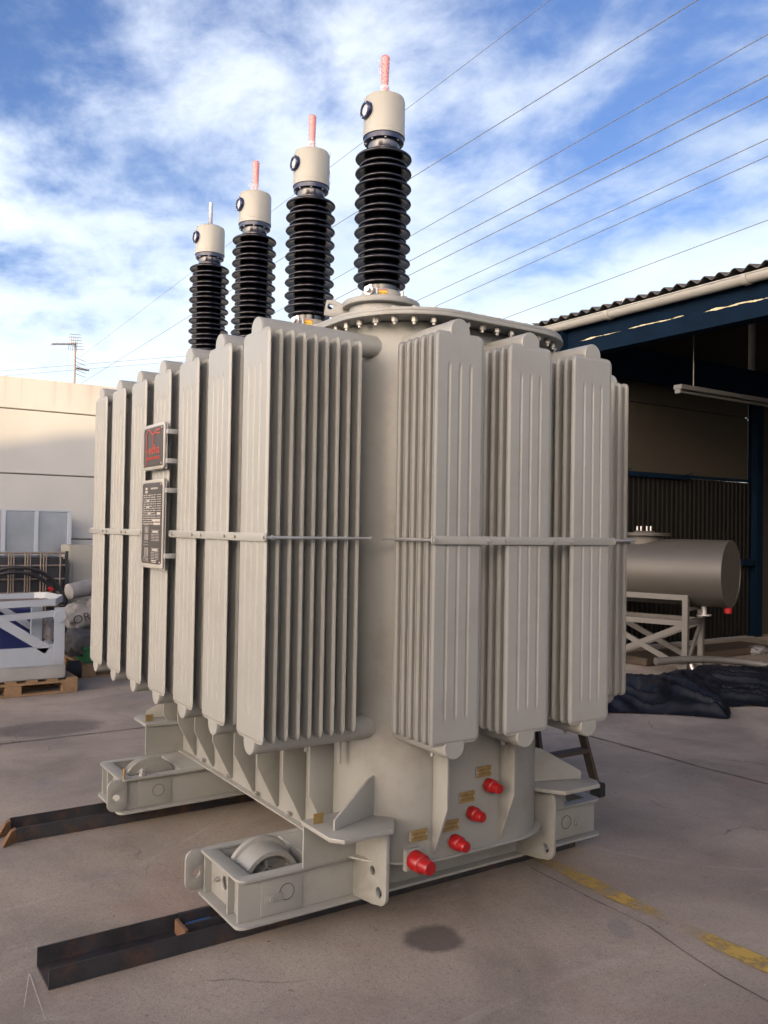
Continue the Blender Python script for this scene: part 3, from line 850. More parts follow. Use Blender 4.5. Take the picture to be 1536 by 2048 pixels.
mb = MB(); mb.lathe([(.034, 3.413), (.034, 3.420), (.026, 3.424), (.014, 3.439), (.012, 3.442), (.012, 3.565), (0, 3.566)], 20)
me = mb.done('terminal'); me.materials.append(M_steel)
o = bpy.data.objects.new('bare_terminal', me); C.objects.link(o); o.parent = roots[3]
roots[0]['label'] = 'nearest bushing with pink wrapped tip'; roots[3]['label'] = 'farthest bushing with bare metal tip'

# ---- radiators
FW, FZ0, FZ1 = 0.236, 0.805, 2.335
def fin_mesh():
    H = FZ1 - FZ0; hw = FW / 2; R_ = .028
    us = [-1, -.965, -.935, -.90, -.86, -.6]
    gr = [-.43, 0.0, .43]
    for g in gr: us += [g - .085, g + .085, g - .062, g - .045, g - .03, g - .015, g, g + .015, g + .03, g + .045, g + .062]
    us += [-.84, -.80, .80, .84, .6, .86, .90, .935, .965, 1]
    us = sorted(set(us))
    g0, g1 = .105, H - .125
    vsn = [0, .003, .007, .011, .016, .022, .030, g0 - .02, g0 - .010, g0, g0 + .012, g0 + .03, H * .3, H * .5, H * .7, g1 - .03, g1 - .012, g1, g1 + .010, g1 + .02, H - .030, H - .022, H - .016, H - .011, H - .007, H - .003, H]
    def half(v):
        d = min(v, H - v)
        return hw if d >= R_ else hw - R_ + math.sqrt(max(0, R_ * R_ - (R_ - d) ** 2))
    def ss(t): t = max(0, min(1, t)); return t * t * (3 - 2 * t)
    def th(u, v, x):
        hwv = half(v)
        d = min(hwv - abs(x), v, H - v)
        h =   .0012 + .0060 * ss((d - .006) / .007)
        if g0 - .012 < v < g1 + .012:
            e = ss((v - (g0 - .012)) / .022) * ss(((g1 + .012) - v) / .022)
            for g in gr:
                q = abs(u - g) / .062
                if q < 1: h -= .0042 * e * ss((1 - q) * 1.5)
        return max(h, .0012)
    vs = []; fs = []
    nu, nv = len(us), len(vsn)
    for side in (-1, 1):
        for v in vsn:
            hv = half(v)
            for u in us:
                x = u * hv if abs(u) > .7 else u * hv
                uu = x / hw
                vs.append((x, side * th(uu, v, x), v - H / 2))
    for s_ in range(2):
        o = s_ * nu * nv
        for j in range(nv - 1):
            for i in range(nu - 1):
                q = (o + j * nu + i, o + j * nu + i + 1, o + (j + 1) * nu + i + 1, o + (j + 1) * nu + i)
                fs.append(q if s_ == 0 else q[::-1])
    o = nu * nv
    for j in range(nv - 1):
        fs.append((j * nu, (j + 1) * nu, o + (j + 1) * nu, o + j * nu)); k = nu - 1
        fs.append((j * nu + k, o + j * nu + k, o + (j + 1) * nu + k, (j + 1) * nu + k))
    for i in range(nu - 1):
        fs.append((i, o + i, o + i + 1, i + 1)); k = (nv - 1) * nu
        fs.append((k + i, k + i + 1, o + k + i + 1, o + k + i))
    mb = MB(); mb.add_verts_faces(vs, fs)
    return mb.done('fin', 60)
fin_me = fin_mesh(); fin_me.materials.append(M_fin)
FZC = (FZ0 + FZ1) / 2
def header_mesh(length, into, stub):
    mb = MB()
    mb.lathe([(0.0, -.004), (.044, -.004), (.0465, -.001), (.0465, .01), (.0465, length - .02), (.0465, length + into)], 36, (0, -length, 0), (0, 1, 0))
    me = mb.done('header_pipe', 40); me.materials.append(M_fin); return me
hd_end = header_mesh(.262, .07, 0); hd_side = header_mesh(.477, .07, 0); hd_corner = header_mesh(.477, .10, 0)
mb = MB(); mb.cyl((0, 0, 0), (0, 0, -.018), .008, seg=8); drain_me = mb.done('drain_plug'); drain_me.materials.append(M_fin)
def radiator(me, x, y, rz, n, pitch, length):
    r = bpy.data.objects.new('radiator', None); C.objects.link(r); r.parent = tr
    r.empty_display_size = .05
    r.location = (x - TX, y - TY, 0); r.rotation_euler = (0, 0, rz)
    for z in (2.343, .797):
        h_ = bpy.data.objects.new('header_pipe', me); C.objects.link(h_); h_.parent = r; h_.location = (0, 0, z)
    h_ = bpy.data.objects.new('drain_plug', drain_me); C.objects.link(h_); h_.parent = r; h_.location = (0, -length * .5, .7515)
    for k in range(n):
        f_ = bpy.data.objects.new('fin', fin_me); C.objects.link(f_); f_.parent = r
        f_.location = (random.uniform(-.0012, .0012), -length + k * pitch + random.uniform(-.001, .001), FZC + random.uniform(-.002, .002))
        f_.rotation_euler = (0, random.uniform(-.0006, .0006), random.uniform(-.004, .004))
    return r
sides = []
for k in range(7):
    y = 2.925 + .349 * k
    radiator(hd_corner if k in (0, 6) else hd_side, 1.84, y, -PI / 2, 9, .0487, .477)
for k in range(7):
    y = 2.925 + .349 * k
    if k < 4: radiator(hd_corner if k == 0 else hd_side, 2.82, y, PI / 2, 9, .0487, .477)
for x in (1.985, 2.342, 2.695):
    radiator(hd_end, x, 2.75, 0, 6, .047, .262)

# ---- bracing strap with rods
def strap(pts0, pts1, name, nx, nb_, skip=None):
    pass
ZS = 1.562
def strap_x(y0, y1, x, par):      # flat bar along Y on the outer fins
    mb = MB(); mb.plate(rrect(y0, y1, ZS - .0155, ZS + .0155, .014), .006, YZ(x), bev=.0012)
    return obj('bracing_strap', mb, M_fin, par)
XO = 1.84 - .477 - .0112
s1 = strap_x(2.785, 3.80, XO - .004, tr)
s2 = strap_x(4.10, 5.16, XO - .004, tr)
def sbolt(p, d, par):
    mb = MB(); p = Vector(p); d = Vector(d); mb.cyl(p, p + d * .007, .0075, seg=6); obj('bolt', mb, M_galv, par)
for y in (2.797, 3.055, 3.155, 3.405, 3.505, 3.75):
    sbolt((XO - .007, y, ZS), (-1, 0, 0), s1)
for y in (4.15, 4.20, 4.45, 4.52, 4.80, 4.87, 5.14):
    sbolt((XO - .007, y, ZS), (-1, 0, 0), s2)
YO = 2.75 - .262 - .0112
mb = MB(); mb.plate(rrect(1.853, 2.835, ZS - .0155, ZS + .0155, .014), .006, XZ(YO - .004), bev=.0012)
s3 = obj('bracing_strap', mb, M_fin, tr)
for x in (1.868, 2.122, 2.21, 2.47, 2.565, 2.82):
    sbolt((x, YO - .007, ZS), (0, -1, 0), s3)
mb = MB(); mb.cyl((XO - .002, 2.795, ZS), (1.80, 2.795, ZS), .0055, seg=10)
for x in (1.37, 1.795): mb.cyl((x, 2.795, ZS), (x + .008, 2.795, ZS), .010, seg=6)
obj('tie_rod', mb, M_zinc, tr)
mb = MB(); mb.cyl((1.861, YO, ZS), (1.861, 2.80, ZS), .0055, seg=10); obj('tie_rod', mb, M_zinc, tr)
mb = MB(); mb.cyl((2.80, 2.795, ZS), (3.33, 2.795, ZS), .0055, seg=10); mb.cyl((3.318, 2.795, ZS), (3.33, 2.795, ZS), .012, seg=6); obj('tie_rod', mb, M_zinc, tr)
mb = MB(); mb.plate(rrect(2.785, 4.2, ZS - .0155, ZS + .0155, .014), .006, YZ(3.315), bev=.0012); obj('bracing_strap', mb, M_fin, tr)

# ---- brand plate and rating plate standing off the fourth radiator
xp = 1.318
mb = MB()
for z in (2.03, 1.895, 1.76, 1.46):
    mb.box(xp + .004, 1.80, 3.775, 3.800, z - .011, z + .011, .002)
mb.box(xp + .010, xp + .014, 3.80, 4.10, 1.86, 2.08); mb.box(xp + .010, xp + .014, 3.80, 4.10, 1.395, 1.815)
obj('plate_bracket', mb, M_zinc, tr)
mb = MB(); mb.plate(rrect(3.805, 4.105, 1.862, 2.078, .022), .008, YZ(xp + .004), bev=.002); bp = obj('brand_plate', mb, M_platesilver, tr, label='dark plate with red raised lettering')
mb = MB(); mb.plate(rrect(3.820, 4.090, 1.877, 2.063, .012), .003, YZ(xp - .001), bev=.0008); obj('plate_face', mb, M_plateblack, bp)
# frame for text on a plane facing -x, with text x along -Y
def TF(y, z, x): return FR((x, y, z), (0, -1, 0), (0, 0, 1))
def lay(mb, name, mat, par):
    obj(name, mb, mat, par, flat=True)
mb = MB()
mb.mesh(text_mesh('echa', .060, TF(3.935, 1.955, xp - .004), .001, width=.150))
mb.mesh(text_mesh('TRANSFORMADORES', .020, TF(3.947, 1.915, xp - .004), .001, width=.185))
def stroke(pts, w=.006):
    for a, b in zip(pts, pts[1:]):
        mb.bar((xp - .004, 4.085 - a[0], a[1]), (xp - .004, 4.085 - b[0], b[1]), w, .0022, up=(1, 0, 0))
stroke([(.045, 2.035), (.045, 1.89), (.030, 1.886)], .005)       # tall stem of the f
stroke([(.022, 1.953), (.062, 1.953)], .006)
stroke([(.045, 2.035), (.062, 2.050), (.085, 2.052), (.110, 2.035), (.135, 2.026), (.158, 2.037), (.180, 2.049), (.205, 2.045), (.232, 2.048)], .006)
stroke([(.158, 2.030), (.180, 2.036), (.200, 2.028), (.228, 2.030)], .006)
stroke([(.140, 2.022), (.140, 1.940)], .006)
obj('lettering', mb, M_redprint, bp, flat=True)
for (y, z) in ((3.83, 2.053), (4.08, 2.053), (3.83, 1.887), (4.08, 1.887)):
    mb = MB(); mb.cyl((xp - .002, y, z), (xp - .006, y, z), .005, seg=8); obj('screw', mb, M_steel, bp)
mb = MB(); mb.plate(rrect(3.805, 4.110, 1.400, 1.814, .006), .006, YZ(xp + .004), bev=.0015); rp = obj('rating_plate', mb, M_platesilver, tr, label='tall etched rating plate with diagrams')
mb = MB(); mb.plate(rrect(3.817, 4.098, 1.418, 1.800, .020), .002, YZ(xp), bev=.0006); obj('plate_face', mb, M_plateblack, rp)
for (y, z) in ((3.828, 1.79), (4.088, 1.79), (3.828, 1.428), (4.088, 1.428)):
    mb = MB(); mb.cyl((xp - .001, y, z), (xp - .005, y, z), .005, seg=8); obj('screw', mb, M_steel, rp)
mb = MB()
def pb(u0, u1, z0, z1):   # small printed bar; u from the left edge of the plate (0..0.28)
    mb.box(xp - .0022, xp - .0012, 4.098 - u1, 4.098 - u0, z0, z1)
pb(.045, .075, 1.752, 1.763); pb(.047, .073, 1.768, 1.778)
mb.mesh(text_mesh('TRANSFORMADOR', .012, TF(4.098 - .17, 1.772, xp - .0015), .0006, width=.10))
rnd = random.Random(3)
for r in range(14):
    z = 1.742 - r * .0105
    u = .015 + .01 * rnd.random()
    while u < .20:
        w = rnd.uniform(.008, .035); pb(u, min(u + w, .2), z - .0016, z + .0016); u += w + rnd.uniform(.004, .018)
    for c_ in range(2): pb(.215 + c_ * .028, .237 + c_ * .028, z - .0012, z + .0012)
for (u0, u1, z) in ((.065, .10, 1.716), (.065, .10, 1.686), (.09, .125, 1.656), (.215, .262, 1.655), (.15, .262, 1.624), (.175, .262, 1.606)):
    pb(u0, u1, z - .005, z + .005)
for (u, z0, z1) in ((.05, 1.562, 1.592), (.07, 1.562, 1.592), (.09, 1.562, 1.592), (.05, 1.528, 1.556), (.07, 1.528, 1.556), (.09, 1.528, 1.556), (.052, 1.452, 1.492), (.072, 1.452, 1.492), (.092, 1.452, 1.492)):
    pb(u, u + .005, z0, z1)
for z in (1.600, 1.518, 1.505, 1.447, 1.440): pb(.03, .10, z, z + .0015)
for z0 in (1.575, 1.49):
    pb(.145, .25, z0, z0 + .0015); pb(.145, .25, z0 - .012, z0 - .0105); pb(.16, .235, z0 - .009, z0 - .003)
    for q in range(5):
        pb(.145, .19, z0 - .02 - q * .007, z0 - .0185 - q * .007); pb(.2, .25, z0 - .02 - q * .007, z0 - .0185 - q * .007)
for q in range(16):
    u = .025 + rnd.random() * .07; z = 1.425 + rnd.random() * .012; pb(u, u + .012, z, z + .001)
pb(.15, .22, 1.432, 1.436); pb(.155, .215, 1.425, 1.428)
obj('etched_print', mb, M_print, rp, flat=True)

# ---- stiffening ribs
def rib(frame_fn, out, z0, z1, t, slot):
    """a vertical rib: outline in (distance from wall, z)"""
    d = out
    ol = [(0, z0), (0.012, z0), (d, z0 + .20), (d, z1), (0, z1)]
    holes = [rrect(d * .45, d * .45 + .010, .70, .86, .0045, 3)] if slot else []
    mb = MB(); mb.plate(ol, t, frame_fn, holes=holes, bev=.0015)
    return obj('stiffener', mb, M_grey, tr)
for y in (3.12, 3.36, 3.62, 3.88, 4.15, 4.40, 4.66, 4.90):
    rib(FR((X0, y, 0), (-1, 0, 0), (0, 0, 1)), .115, .29, 2.30, .012, False)
for x in (2.095, 2.445):
    rib(FR((x, Y0 + .001, 0), (0, -1, 0), (0, 0, 1)), .095, .30, 2.30, .012, True)
for y in (3.4, 3.9, 4.4):
    rib(FR((X1, y, 0), (1, 0, 0), (0, 0, 1)), .115, .29, 2.30, .012, False)
mb = MB(); mb.box(1.80, 1.808, 3.00, 3.02, .64, .80, .002); obj('pipe_stub', mb, M_grey, tr)
for y in (2.93, 3.28, 3.62, 3.97, 4.32):   # small welded feet under the ribs
    mb = MB(); mb.box(1.812, 1.838, y + .19, y + .222, .286, .303, .005); obj('weld_pad', mb, M_grey, tr)

# ---- wheel beams
def beam(yc, m):
    """m=+1 near beam; m=-1 is its mirror image"""
    Y = lambda v: yc + m * v            # v negative = towards the tank end
    def mk(name, fn, mat, par):
        mb = MB(); fn(mb)
        # built around y=0 then mirrored and shifted
        mat4 = Matrix.Translation((0, yc, 0)) @ Matrix.Diagonal((1, m, 1, 1))
        mb.xform(mat4)
        return obj(name, mb, mat, par)
    XA, XB = 1.35, 3.31; zb, zt = .085, .268; hw = .205
    # flanges: top ring plate with the two wheel openings, bottom plate
    def top(mb):
        mb.plate(rrect(XA, XB, -hw, hw, .035), .012, XY(zt - .006), holes=[rrect(XA + .065, XA + .345, -.155, .155, .004, 2), rrect(XB - .345, XB - .065, -.155, .155, .004, 2)], bev=.002)
    root = mk('wheel_beam', top, M_grey, tr)
    def bot(mb):
        mb.plate(rrect(XA - .005, XB + .005, -hw - .005, hw + .005, .035), .012, XY(zb + .006), holes=[rrect(XA + .085, XA + .325, -.07, .07, .004, 2), rrect(XB - .325, XB - .085, -.07, .07, .004, 2)], bev=.002)
    mk('bottom_flange', bot, M_grey, root)
    for s_ in (-1, 1):
        mk('web', lambda mb: mb.plate([(XA + .012, zb + .013), (XB - .012, zb + .013), (XB - .012, zt - .013), (XA + .012, zt - .013)], .012, XZ(s_ * .165), bev=.001), M_grey, root)
    for s_, X_ in ((1, XA), (-1, XB)):
        # recessed end plate with round window
        mk('end_plate', lambda mb: mb.plate([(-.158, zb + .0125), (.158, zb + .0125), (.158, zt - .0125), (-.158, zt - .0125)], .010, YZ(X_ + s_ * .045), holes=[circ(.02, .178, .026)], bev=.001), M_grey, root)
        mk('end_stiffener', lambda mb: mb.box(X_ + s_ * .012, X_ + s_ * .04, -.075, -.063, zb + .013, zt - .013), M_grey, root)
        mk('towing_lug', lambda mb: mb.plate(rrect(min(X_ - s_ * .062, X_ + s_ * .04), max(X_ - s_ * .062, X_ + s_ * .04), zb + .022, zt + .0, .035, 6, (1, 1, 1, 1)), .014, XZ(.19), holes=[circ(X_ - s_ * .018, .175, .019, 20)]), M_grey, root)
        mk('bolt', lambda mb: (mb.cyl((X_ + s_ * .04, .072, .178), (X_ + s_ * .022, .072, .178), .010, seg=6), mb.cyl((X_ + s_ * .022, .072, .178), (X_ + s_ * .012, .072, .178), .006, seg=8)), M_galv, root)
        mk('cross_plate', lambda mb: mb.box(X_ + s_ * .350 - .005, X_ + s_ * .350 + .005, -.158, .158, zb + .0125, zt - .0125), M_grey, root)
        # wheel: flange on the +v side, tread towards -v
        cx = X_ + s_ * .205
        def wh(mb):
            mb.lathe([(0.030, .0), (0.105, .0), (0.105, .012), (.150 - .004, .014), (.150, .018), (.150, .030), (.146, .036), (.132, .040), (.126, .050), (.124, .135), (.121, .140), (.103, .140), (.100, .128), (.095, .045), (.04, .04), (.04, .10), (.02, .10), (.02, .0)], 44, (cx, .075, .178), (0, -1, 0))
            for k in range(5):
                a = k * 2 * PI / 5 + .4
                mb.bar((cx + .03 * math.cos(a), 0, .178 + .03 * math.sin(a)), (cx + .098 * math.cos(a), 0, .178 + .098 * math.sin(a)), .05, .012, up=(-math.sin(a), 0, math.cos(a)))
        mk('wheel', wh, M_grey, root)
        # inspection plates on the webs
        for sg in (-1, 1):
            xa, xb = (X_ + s_ * .105, X_ + s_ * .285); xa, xb = min(xa, xb), max(xa, xb)
            mk('axle_plate', lambda mb: mb.plate([(xa, zb + .020), (xb, zb + .020), (xb, zt - .020), (xa, zt - .020)], .006, XZ(sg * (.165 + .0085)), bev=.001), M_grey, root)
            cxx = X_ + s_ * .215
            mk('axle_groove', lambda mb: mb.plate(circ(cxx, .178, .0325, 36), .002, XZ(sg * (.165 + .0122)), holes=[circ(cxx, .178, .0300, 36)], bev=.0002), M_dark, root)
            mk('axle_cap', lambda mb: mb.cyl((cxx, sg * .171, .178), (cxx, sg * .1775, .178), .0295, seg=32), M_grey, root)
            if sg == -1 and m == 1:
                mk('lock_plate', lambda mb: mb.plate(rrect(cxx - s_ * .075 - .022, cxx - s_ * .075 + .045 + .012, .150, .182, .003, 2), .004, XZ(-.1795), bev=.0006), M_grey, root)
                mk('bolt', lambda mb: mb.cyl((cxx - s_ * .070, -.181, .162), (cxx - s_ * .070, -.189, .162), .009, seg=6), M_galv, root)
        # jacking pad
        jx0, jx1 = (1.613, 1.873) if s_ == 1 else (TX * 2 - 1.873, TX * 2 - 1.613)
        if s_ == 1: ol = [(1.613, -.195), (1.613, -.415), (1.650, -.465), (1.868, -.465), (1.900, -.425), (1.94, -.36), (1.95, -.16)]
        else: ol = [(2 * TX - x, y) for x, y in [(1.613, -.195), (1.613, -.415), (1.650, -.465), (1.868, -.465), (1.900, -.425), (1.94, -.36), (1.95, -.16)]]
        pad = mk('jacking_pad', lambda mb: mb.plate(ol, .018, XY(.441), bev=.003), M_grey, tr)
        mk('pad_web', lambda mb: mb.box(jx0 + .003, jx1 - .007, -.214, -.204, zt + .001, .431), M_grey, pad)
        mk('pad_web', lambda mb: mb.box(jx0 + .002 if s_ == 1 else jx1 - .012, jx0 + .012 if s_ == 1 else jx1 - .002, -.203, .10, zt + .001, .45), M_grey, pad) if False else None
        gx = (1.855, -.295, 1.665, -.36) if s_ == 1 else (2 * TX - 1.855, -.295, 2 * TX - 1.665, -.36)
        d = Vector((gx[2] - gx[0], gx[3] - gx[1], 0))
        mk('gusset', lambda mb: mb.plate([(0, .4515), (d.length, .4515), (d.length, .490), (-.0, .600), (-.04, .61), (-.04, .4515)], .010, FR((gx[0], gx[1], 0), d, (0, 0, 1)), bev=.0015), M_grey, pad)
        # haul lug: vertical plate normal to x with two holes
        lx = 1.880 if s_ == 1 else 2 * TX - 1.880
        mk('haul_lug', lambda mb: mb.plate([(-.170, zb + .013), (-.170, .431), (-.398, .431), (-.412, .40), (-.412, .185)] + [(-.362 + .05 * math.cos(a_), .172 + .05 * math.sin(a_)) for a_ in [PI + i * PI / 2 / 8 for i in range(9)]] + [(-.32, .112), (-.215, .098)], .016, YZ(lx), holes=[circ(-.362, .172, .021, 22), circ(-.315, .243, .018, 20)]), M_grey, tr)
        mk('brass_tag', lambda mb: mb.box((jx0 + .018) if s_ == 1 else (jx1 - .062), (jx0 + .062) if s_ == 1 else (jx1 - .018), -.262, -.258, .451, .490), M_brass, pad)
    mk('tie_plate', lambda mb: mb.box(1.89, 2.77, -.30, -.208, zt - .012, zt - .002), M_grey, root)
    return root
bm1 = beam(3.168, 1)
bm2 = beam(4.668, -1)
mb = MB(); mb.box(1.372, 1.378, 4.468, 4.498, .2685, .32); obj('brass_tag', mb, M_brass, bm2)
mb = MB(); mb.cyl((1.475, 4.49, .2685), (1.475, 4.49, .285), .017, seg=6); mb.cyl((1.475, 4.49, .285), (1.475, 4.49, .305), .010, seg=10); mb.cyl((1.475, 4.49, .292), (1.475, 4.49, .300), .016, seg=6); obj('bolt', mb, M_steel, bm2)

# ---- drain valves with red caps and brass tags on the end wall
def drain(x, z, s, sq):
    mb = MB()
    if sq: mb.box(x - .040, x + .040, Y0 - .014, Y0 + .01, z - .042, z + .042, .003)
    mb.cyl((x, Y0 + .01, z), (x, Y0 - .03, z), .028 * s, seg=20)
    r = obj('drain_valve', mb, M_grey, tr)
    mb = MB(); mb.lathe([(0.030 * s, .014), (.0345 * s, .016), (.0355 * s, .022), (.0345 * s, .030), (.0335 * s, .062 * s), (.031 * s, .066 * s), (.0265 * s, .068 * s), (.0255 * s, .072 * s), (.0250 * s, .104 * s), (.022 * s, .110 * s), (0, .111 * s)], 28, (x, Y0, z), (0, -1, 0))
    obj('red_cap', mb, M_red, r, ang=50)
drain(1.992, .300, 1.12, True)
drain(2.190, .335, .88, False); drain(2.278, .436, .82, False); drain(2.367, .537, .82, False)
tags = [(2.020, .388, ('VALVULA', 'VACIADO')), (2.180, .398, ('TOMA DE', 'MUESTRAS')), (2.262, .500, ('TOMA DE', 'MUESTRAS')), (2.352, .592, ('VALVULA', 'FILTRADO'))]
for (x, z, tx) in tags:
    mb = MB(); mb.box(x - .040, x + .040, Y0 - .008, Y0 - .002, z - .022, z + .022, .001)
    r = obj('brass_tag', mb, M_brass, tr)
    mb = MB(); mb.box(x - .043, x - .037, Y0 - .007, Y0 + .004, z - .020, z + .020); obj('tag_holder', mb, M_grey, r)
    mb = MB()
    for i, tt in enumerate(tx): mb.mesh(text_mesh(tt, .013, FR((x, Y0 - .0085, z + .008 - i * .016), (1, 0, 0), (0, 0, 1)), .0004))
    obj('engraving', mb, M_brasst, r, flat=True)
    mb = MB()
    for sx in (-1, 1): mb.cyl((x + sx * .035, Y0 - .008, z), (x + sx * .035, Y0 - .010, z), .003, seg=8)
    obj('rivets', mb, M_steel, r, kind='stuff')

# ------------------------------------------------------------------ steel channels on the ground
def channel(name, x0, x1, yc, label):
    w, h, t = .093, .072, .007
    y0, y1 = yc - w, yc + w
    mb = MB()
    for a, b, c, d in ((y0, y1, 0.002, .010), (y0, y0 + t, .0101, h), (y1 - t, y1, .0101, h)):
        mb.box(x0, x1, a, b, c, d, .0008)
    return obj(name, mb, M_rail, label=label, cat='steel channel', group='channels under the transformer wheels')
ch1 = channel('steel_channel', .700, 3.25, 3.168, 'dark steel channel lying nearest the camera under the near wheel beam')
ch2 = channel('steel_channel', .872, 3.25, 4.668, 'dark steel channel with rusty end pieces under the far wheel beam')
for y in (4.60, 4.745):
    mb = MB()
    mb.add_verts_faces([(.872, y - .02, .002), (.80, y - .07, .002), (.81, y + .02, .002), (.872, y + .02, .002), (.871, y - .02, .066), (.845, y - .03, .058), (.85, y + .01, .06), (.871, y + .02, .066)],
                       [(0, 1, 2, 3), (4, 5, 6, 7), (0, 1, 5, 4), (1, 2, 6, 5), (2, 3, 7, 6), (3, 0, 4, 7)])
    obj('rusty_tip', mb, M_rust, ch2, flat=True)
wd = empty('wheel_chock', (1.29, 3.19, .0), 'small blue clamp with rusty front lying in the near steel channel against the wheel beam', 'chock')
mb = MB(); mb.box(1.215, 1.42, 3.215, 3.225, .012, .085, .001); mb.box(1.215, 1.42, 3.150, 3.160, .012, .070, .001); mb.box(1.215, 1.42, 3.150, 3.225, .0115, .02); obj('frame', mb, M_rail, wd)
mb = MB(); mb.box(1.235, 1.34, 3.163, 3.212, .021, .052, .004); obj('block', mb, M_blue, wd)
mb = MB(); mb.box(1.200, 1.214, 3.115, 3.226, .0115, .068, .002); obj('end_stop', mb, M_rust, wd)

# ------------------------------------------------------------------ background left
# pallet
def pallet(x0, x1, y0, y1, label):
    t = empty('wooden_pallet', ((x0 + x1) / 2, (y0 + y1) / 2, 0), label, 'pallet', 'wooden pallets by the yard wall')
    n = 7; w = .10
    for k in range(n):
        x = x0 + (x1 - x0 - w) * k / (n - 1)
        mb = MB(); mb.box(x, x + w, y0, y1, .122, .142, .003); obj('deck_board', mb, M_wood, t)
    for y in (y0, (y0 + y1) / 2 - .05, y1 - .10):
        mb = MB(); mb.box(x0, x1, y, y + .10, .100, .1215, .003); obj('stringer_board', mb, M_wood, t)
        mb = MB(); mb.box(x0, x1, y, y + .10, .002, .020, .003); obj('bottom_board', mb, M_wood, t)
        for x in (x0, (x0 + x1) / 2 - .05, x1 - .14):
            mb = MB(); mb.box(x, x + .14, y, y + .10, .0205, .0995, .003); obj('block', mb, M_wood, t)
    return t
pallet(0.93, 2.11, 8.38, 9.2, 'light wooden pallet under the white steel frame at the left')
pallet(2.33, 3.4, 9.1, 9.9, 'dark wooden pallet under the green box, half hidden by the radiators')
# white steel frame on the pallet
fr = empty('folding_trolley', (1.5, 8.7, .142), 'white painted folding steel frame with mesh tray standing on the light pallet', 'steel frame')
yf = 8.40
def PP(px, py, y=yf): return P(px, py, y)
mb = MB(); mb.box(.80, 2.00, 8.40, 9.15, .143, .265, .01); obj('skid_plate', mb, M_zinc, fr)
mb = MB(); mb.box(.6, PP(128, 1320).x, yf, yf + .06, .266, .440, .006); obj('base_beam', mb, M_white, fr)
xr = PP(128, 1320).x
mb = MB(); mb.box(xr - .06, xr, yf + .061, yf + .7, .266, .43, .006); obj('side_beam', mb, M_white, fr)
mb = MB(); mb.box(.6, xr - .061, yf + .64, yf + .70, .266, .44, .006); obj('rear_beam', mb, M_white, fr)
mb = MB(); mb.box(xr - .10, xr - .002, yf - .012, yf - .001, .30, .81, .003)
mb.cyl((PP(118, 1232).x, yf - .013, PP(118, 1232).z), (PP(118, 1232).x, yf - .04, PP(118, 1232).z), .055, seg=20); obj('post', mb, M_white, fr)
mb = MB(); mb.box(xr - .24, xr - .14, yf + .30, yf + .36, .44, .80, .004); obj('post', mb, M_white, fr)
mb = MB(); mb.bar(PP(-60, 1208) + Vector((0, .02, 0)), PP(95, 1300) + Vector((0, .02, 0)), .04, .085, up=(0, 0, 1)); obj('diagonal_brace', mb, M_white, fr)
mb = MB(); mb.bar(PP(5, 1215) + Vector((0, .5, 0)), PP(85, 1265) + Vector((0, .5, 0)), .04, .06, up=(0, 0, 1)); obj('diagonal_brace', mb, M_white, fr)
mb = MB(); mb.bar(PP(-60, 1244) + Vector((0, .03, 0)), PP(112, 1227) + Vector((0, .03, 0)), .05, .058); obj('arm', mb, M_white, fr)
# tray: bent flat loop
tz = .935
zt1 = PP(0, 1214).z; zt2 = PP(128, 1203).z
tp = [(.5, yf - .03, zt1), (xr - .10, yf - .03, zt2), (xr + .005, yf + .16, zt2 + .02), (xr - .03, yf + .70, zt2 + .01), (xr - .12, yf + .80, zt2), (.5, yf + .80, zt1)]
mb = MB()
for a, b in zip(tp, tp[1:]): mb.bar(a, b, .012, .062)
obj('tray_rim', mb, M_white, fr)
mb = MB()
for k in range(24):
    x = .7 + k * .055
    if x < xr - .1: mb.cyl((x, yf + .01, zt1 + .0), (x, yf + .79, zt1 + .0), .004, seg=4)
for k in range(8):
    y = yf + .05 + k * .1; mb.cyl((.6, y, zt1 + .006), (xr - .06, y, zt1 + .006), .004, seg=4)
obj('tray_mesh', mb, M_cage, fr)
# blue crate behind the frame
mb = MB(); mb.box(.7, PP(66, 1250, 8.95).x, 8.95, 9.14, .27, .74, .01); mb.box(.68, PP(66, 1250, 8.95).x + .01, 8.93, 9.145, .72, .755, .005)
obj('blue_crate', mb, M_bluebox, label='deep blue plastic crate standing behind the white frame diagonal', cat='crate')
def sack(name, loc, sc, mat, label, seed, rz=0.0, cat='sack', group=None):
    b = bmesh.new(); bmesh.ops.create_icosphere(b, subdivisions=4, radius=1)
    for v in b.verts:
        p = v.co.copy()
        q = Vector((math.copysign(abs(p.x) ** .75, p.x), math.copysign(abs(p.y) ** .8, p.y), math.copysign(abs(p.z) ** .8, p.z)))
        n = noise.fractal(p * 1.7 + Vector((seed, 0, 0)), 1.0, 2.0, 4) * .22 + abs(noise.noise(p * 4 + Vector((0, seed, 0)))) * .15
        q *= (1 + n - .1)
        v.co = Vector((q.x * sc[0], q.y * sc[1], max(q.z, -.8) * sc[2]))
    mb = MB(); mb.merge(b, Matrix.Translation(loc) @ Matrix.Rotation(rz, 4, 'Z'))
    return obj(name, mb, mat, label=label, cat=cat, group=group, ang=180)
sack('plastic_bag', (2.0, 9.05, .52), (.10, .10, .14), M_bag, 'small crumpled pale bag inside the white frame', 3)
sack('sack', (2.46, 9.5, .60), (.24, .22, .17), M_bag, 'crumpled grey sack with OR print in the middle of the heap', 1)
t_ = bpy.data.objects[-1] if False else None
sk = [o for o in C.objects if o.name == 'sack'][0]
mb = MB(); mb.mesh(text_mesh('OR', .13, FR((2.36, 9.265, .60), (.95, -.1, .28), (-.25, 0, .95)), .002)); obj('print', mb, M_plateblack, sk, flat=True)
sack('sack', (2.62, 9.35, .72), (.20, .18, .13), M_bag, 'pale folded sack on top of the heap against the leftmost radiator', 6, .5)
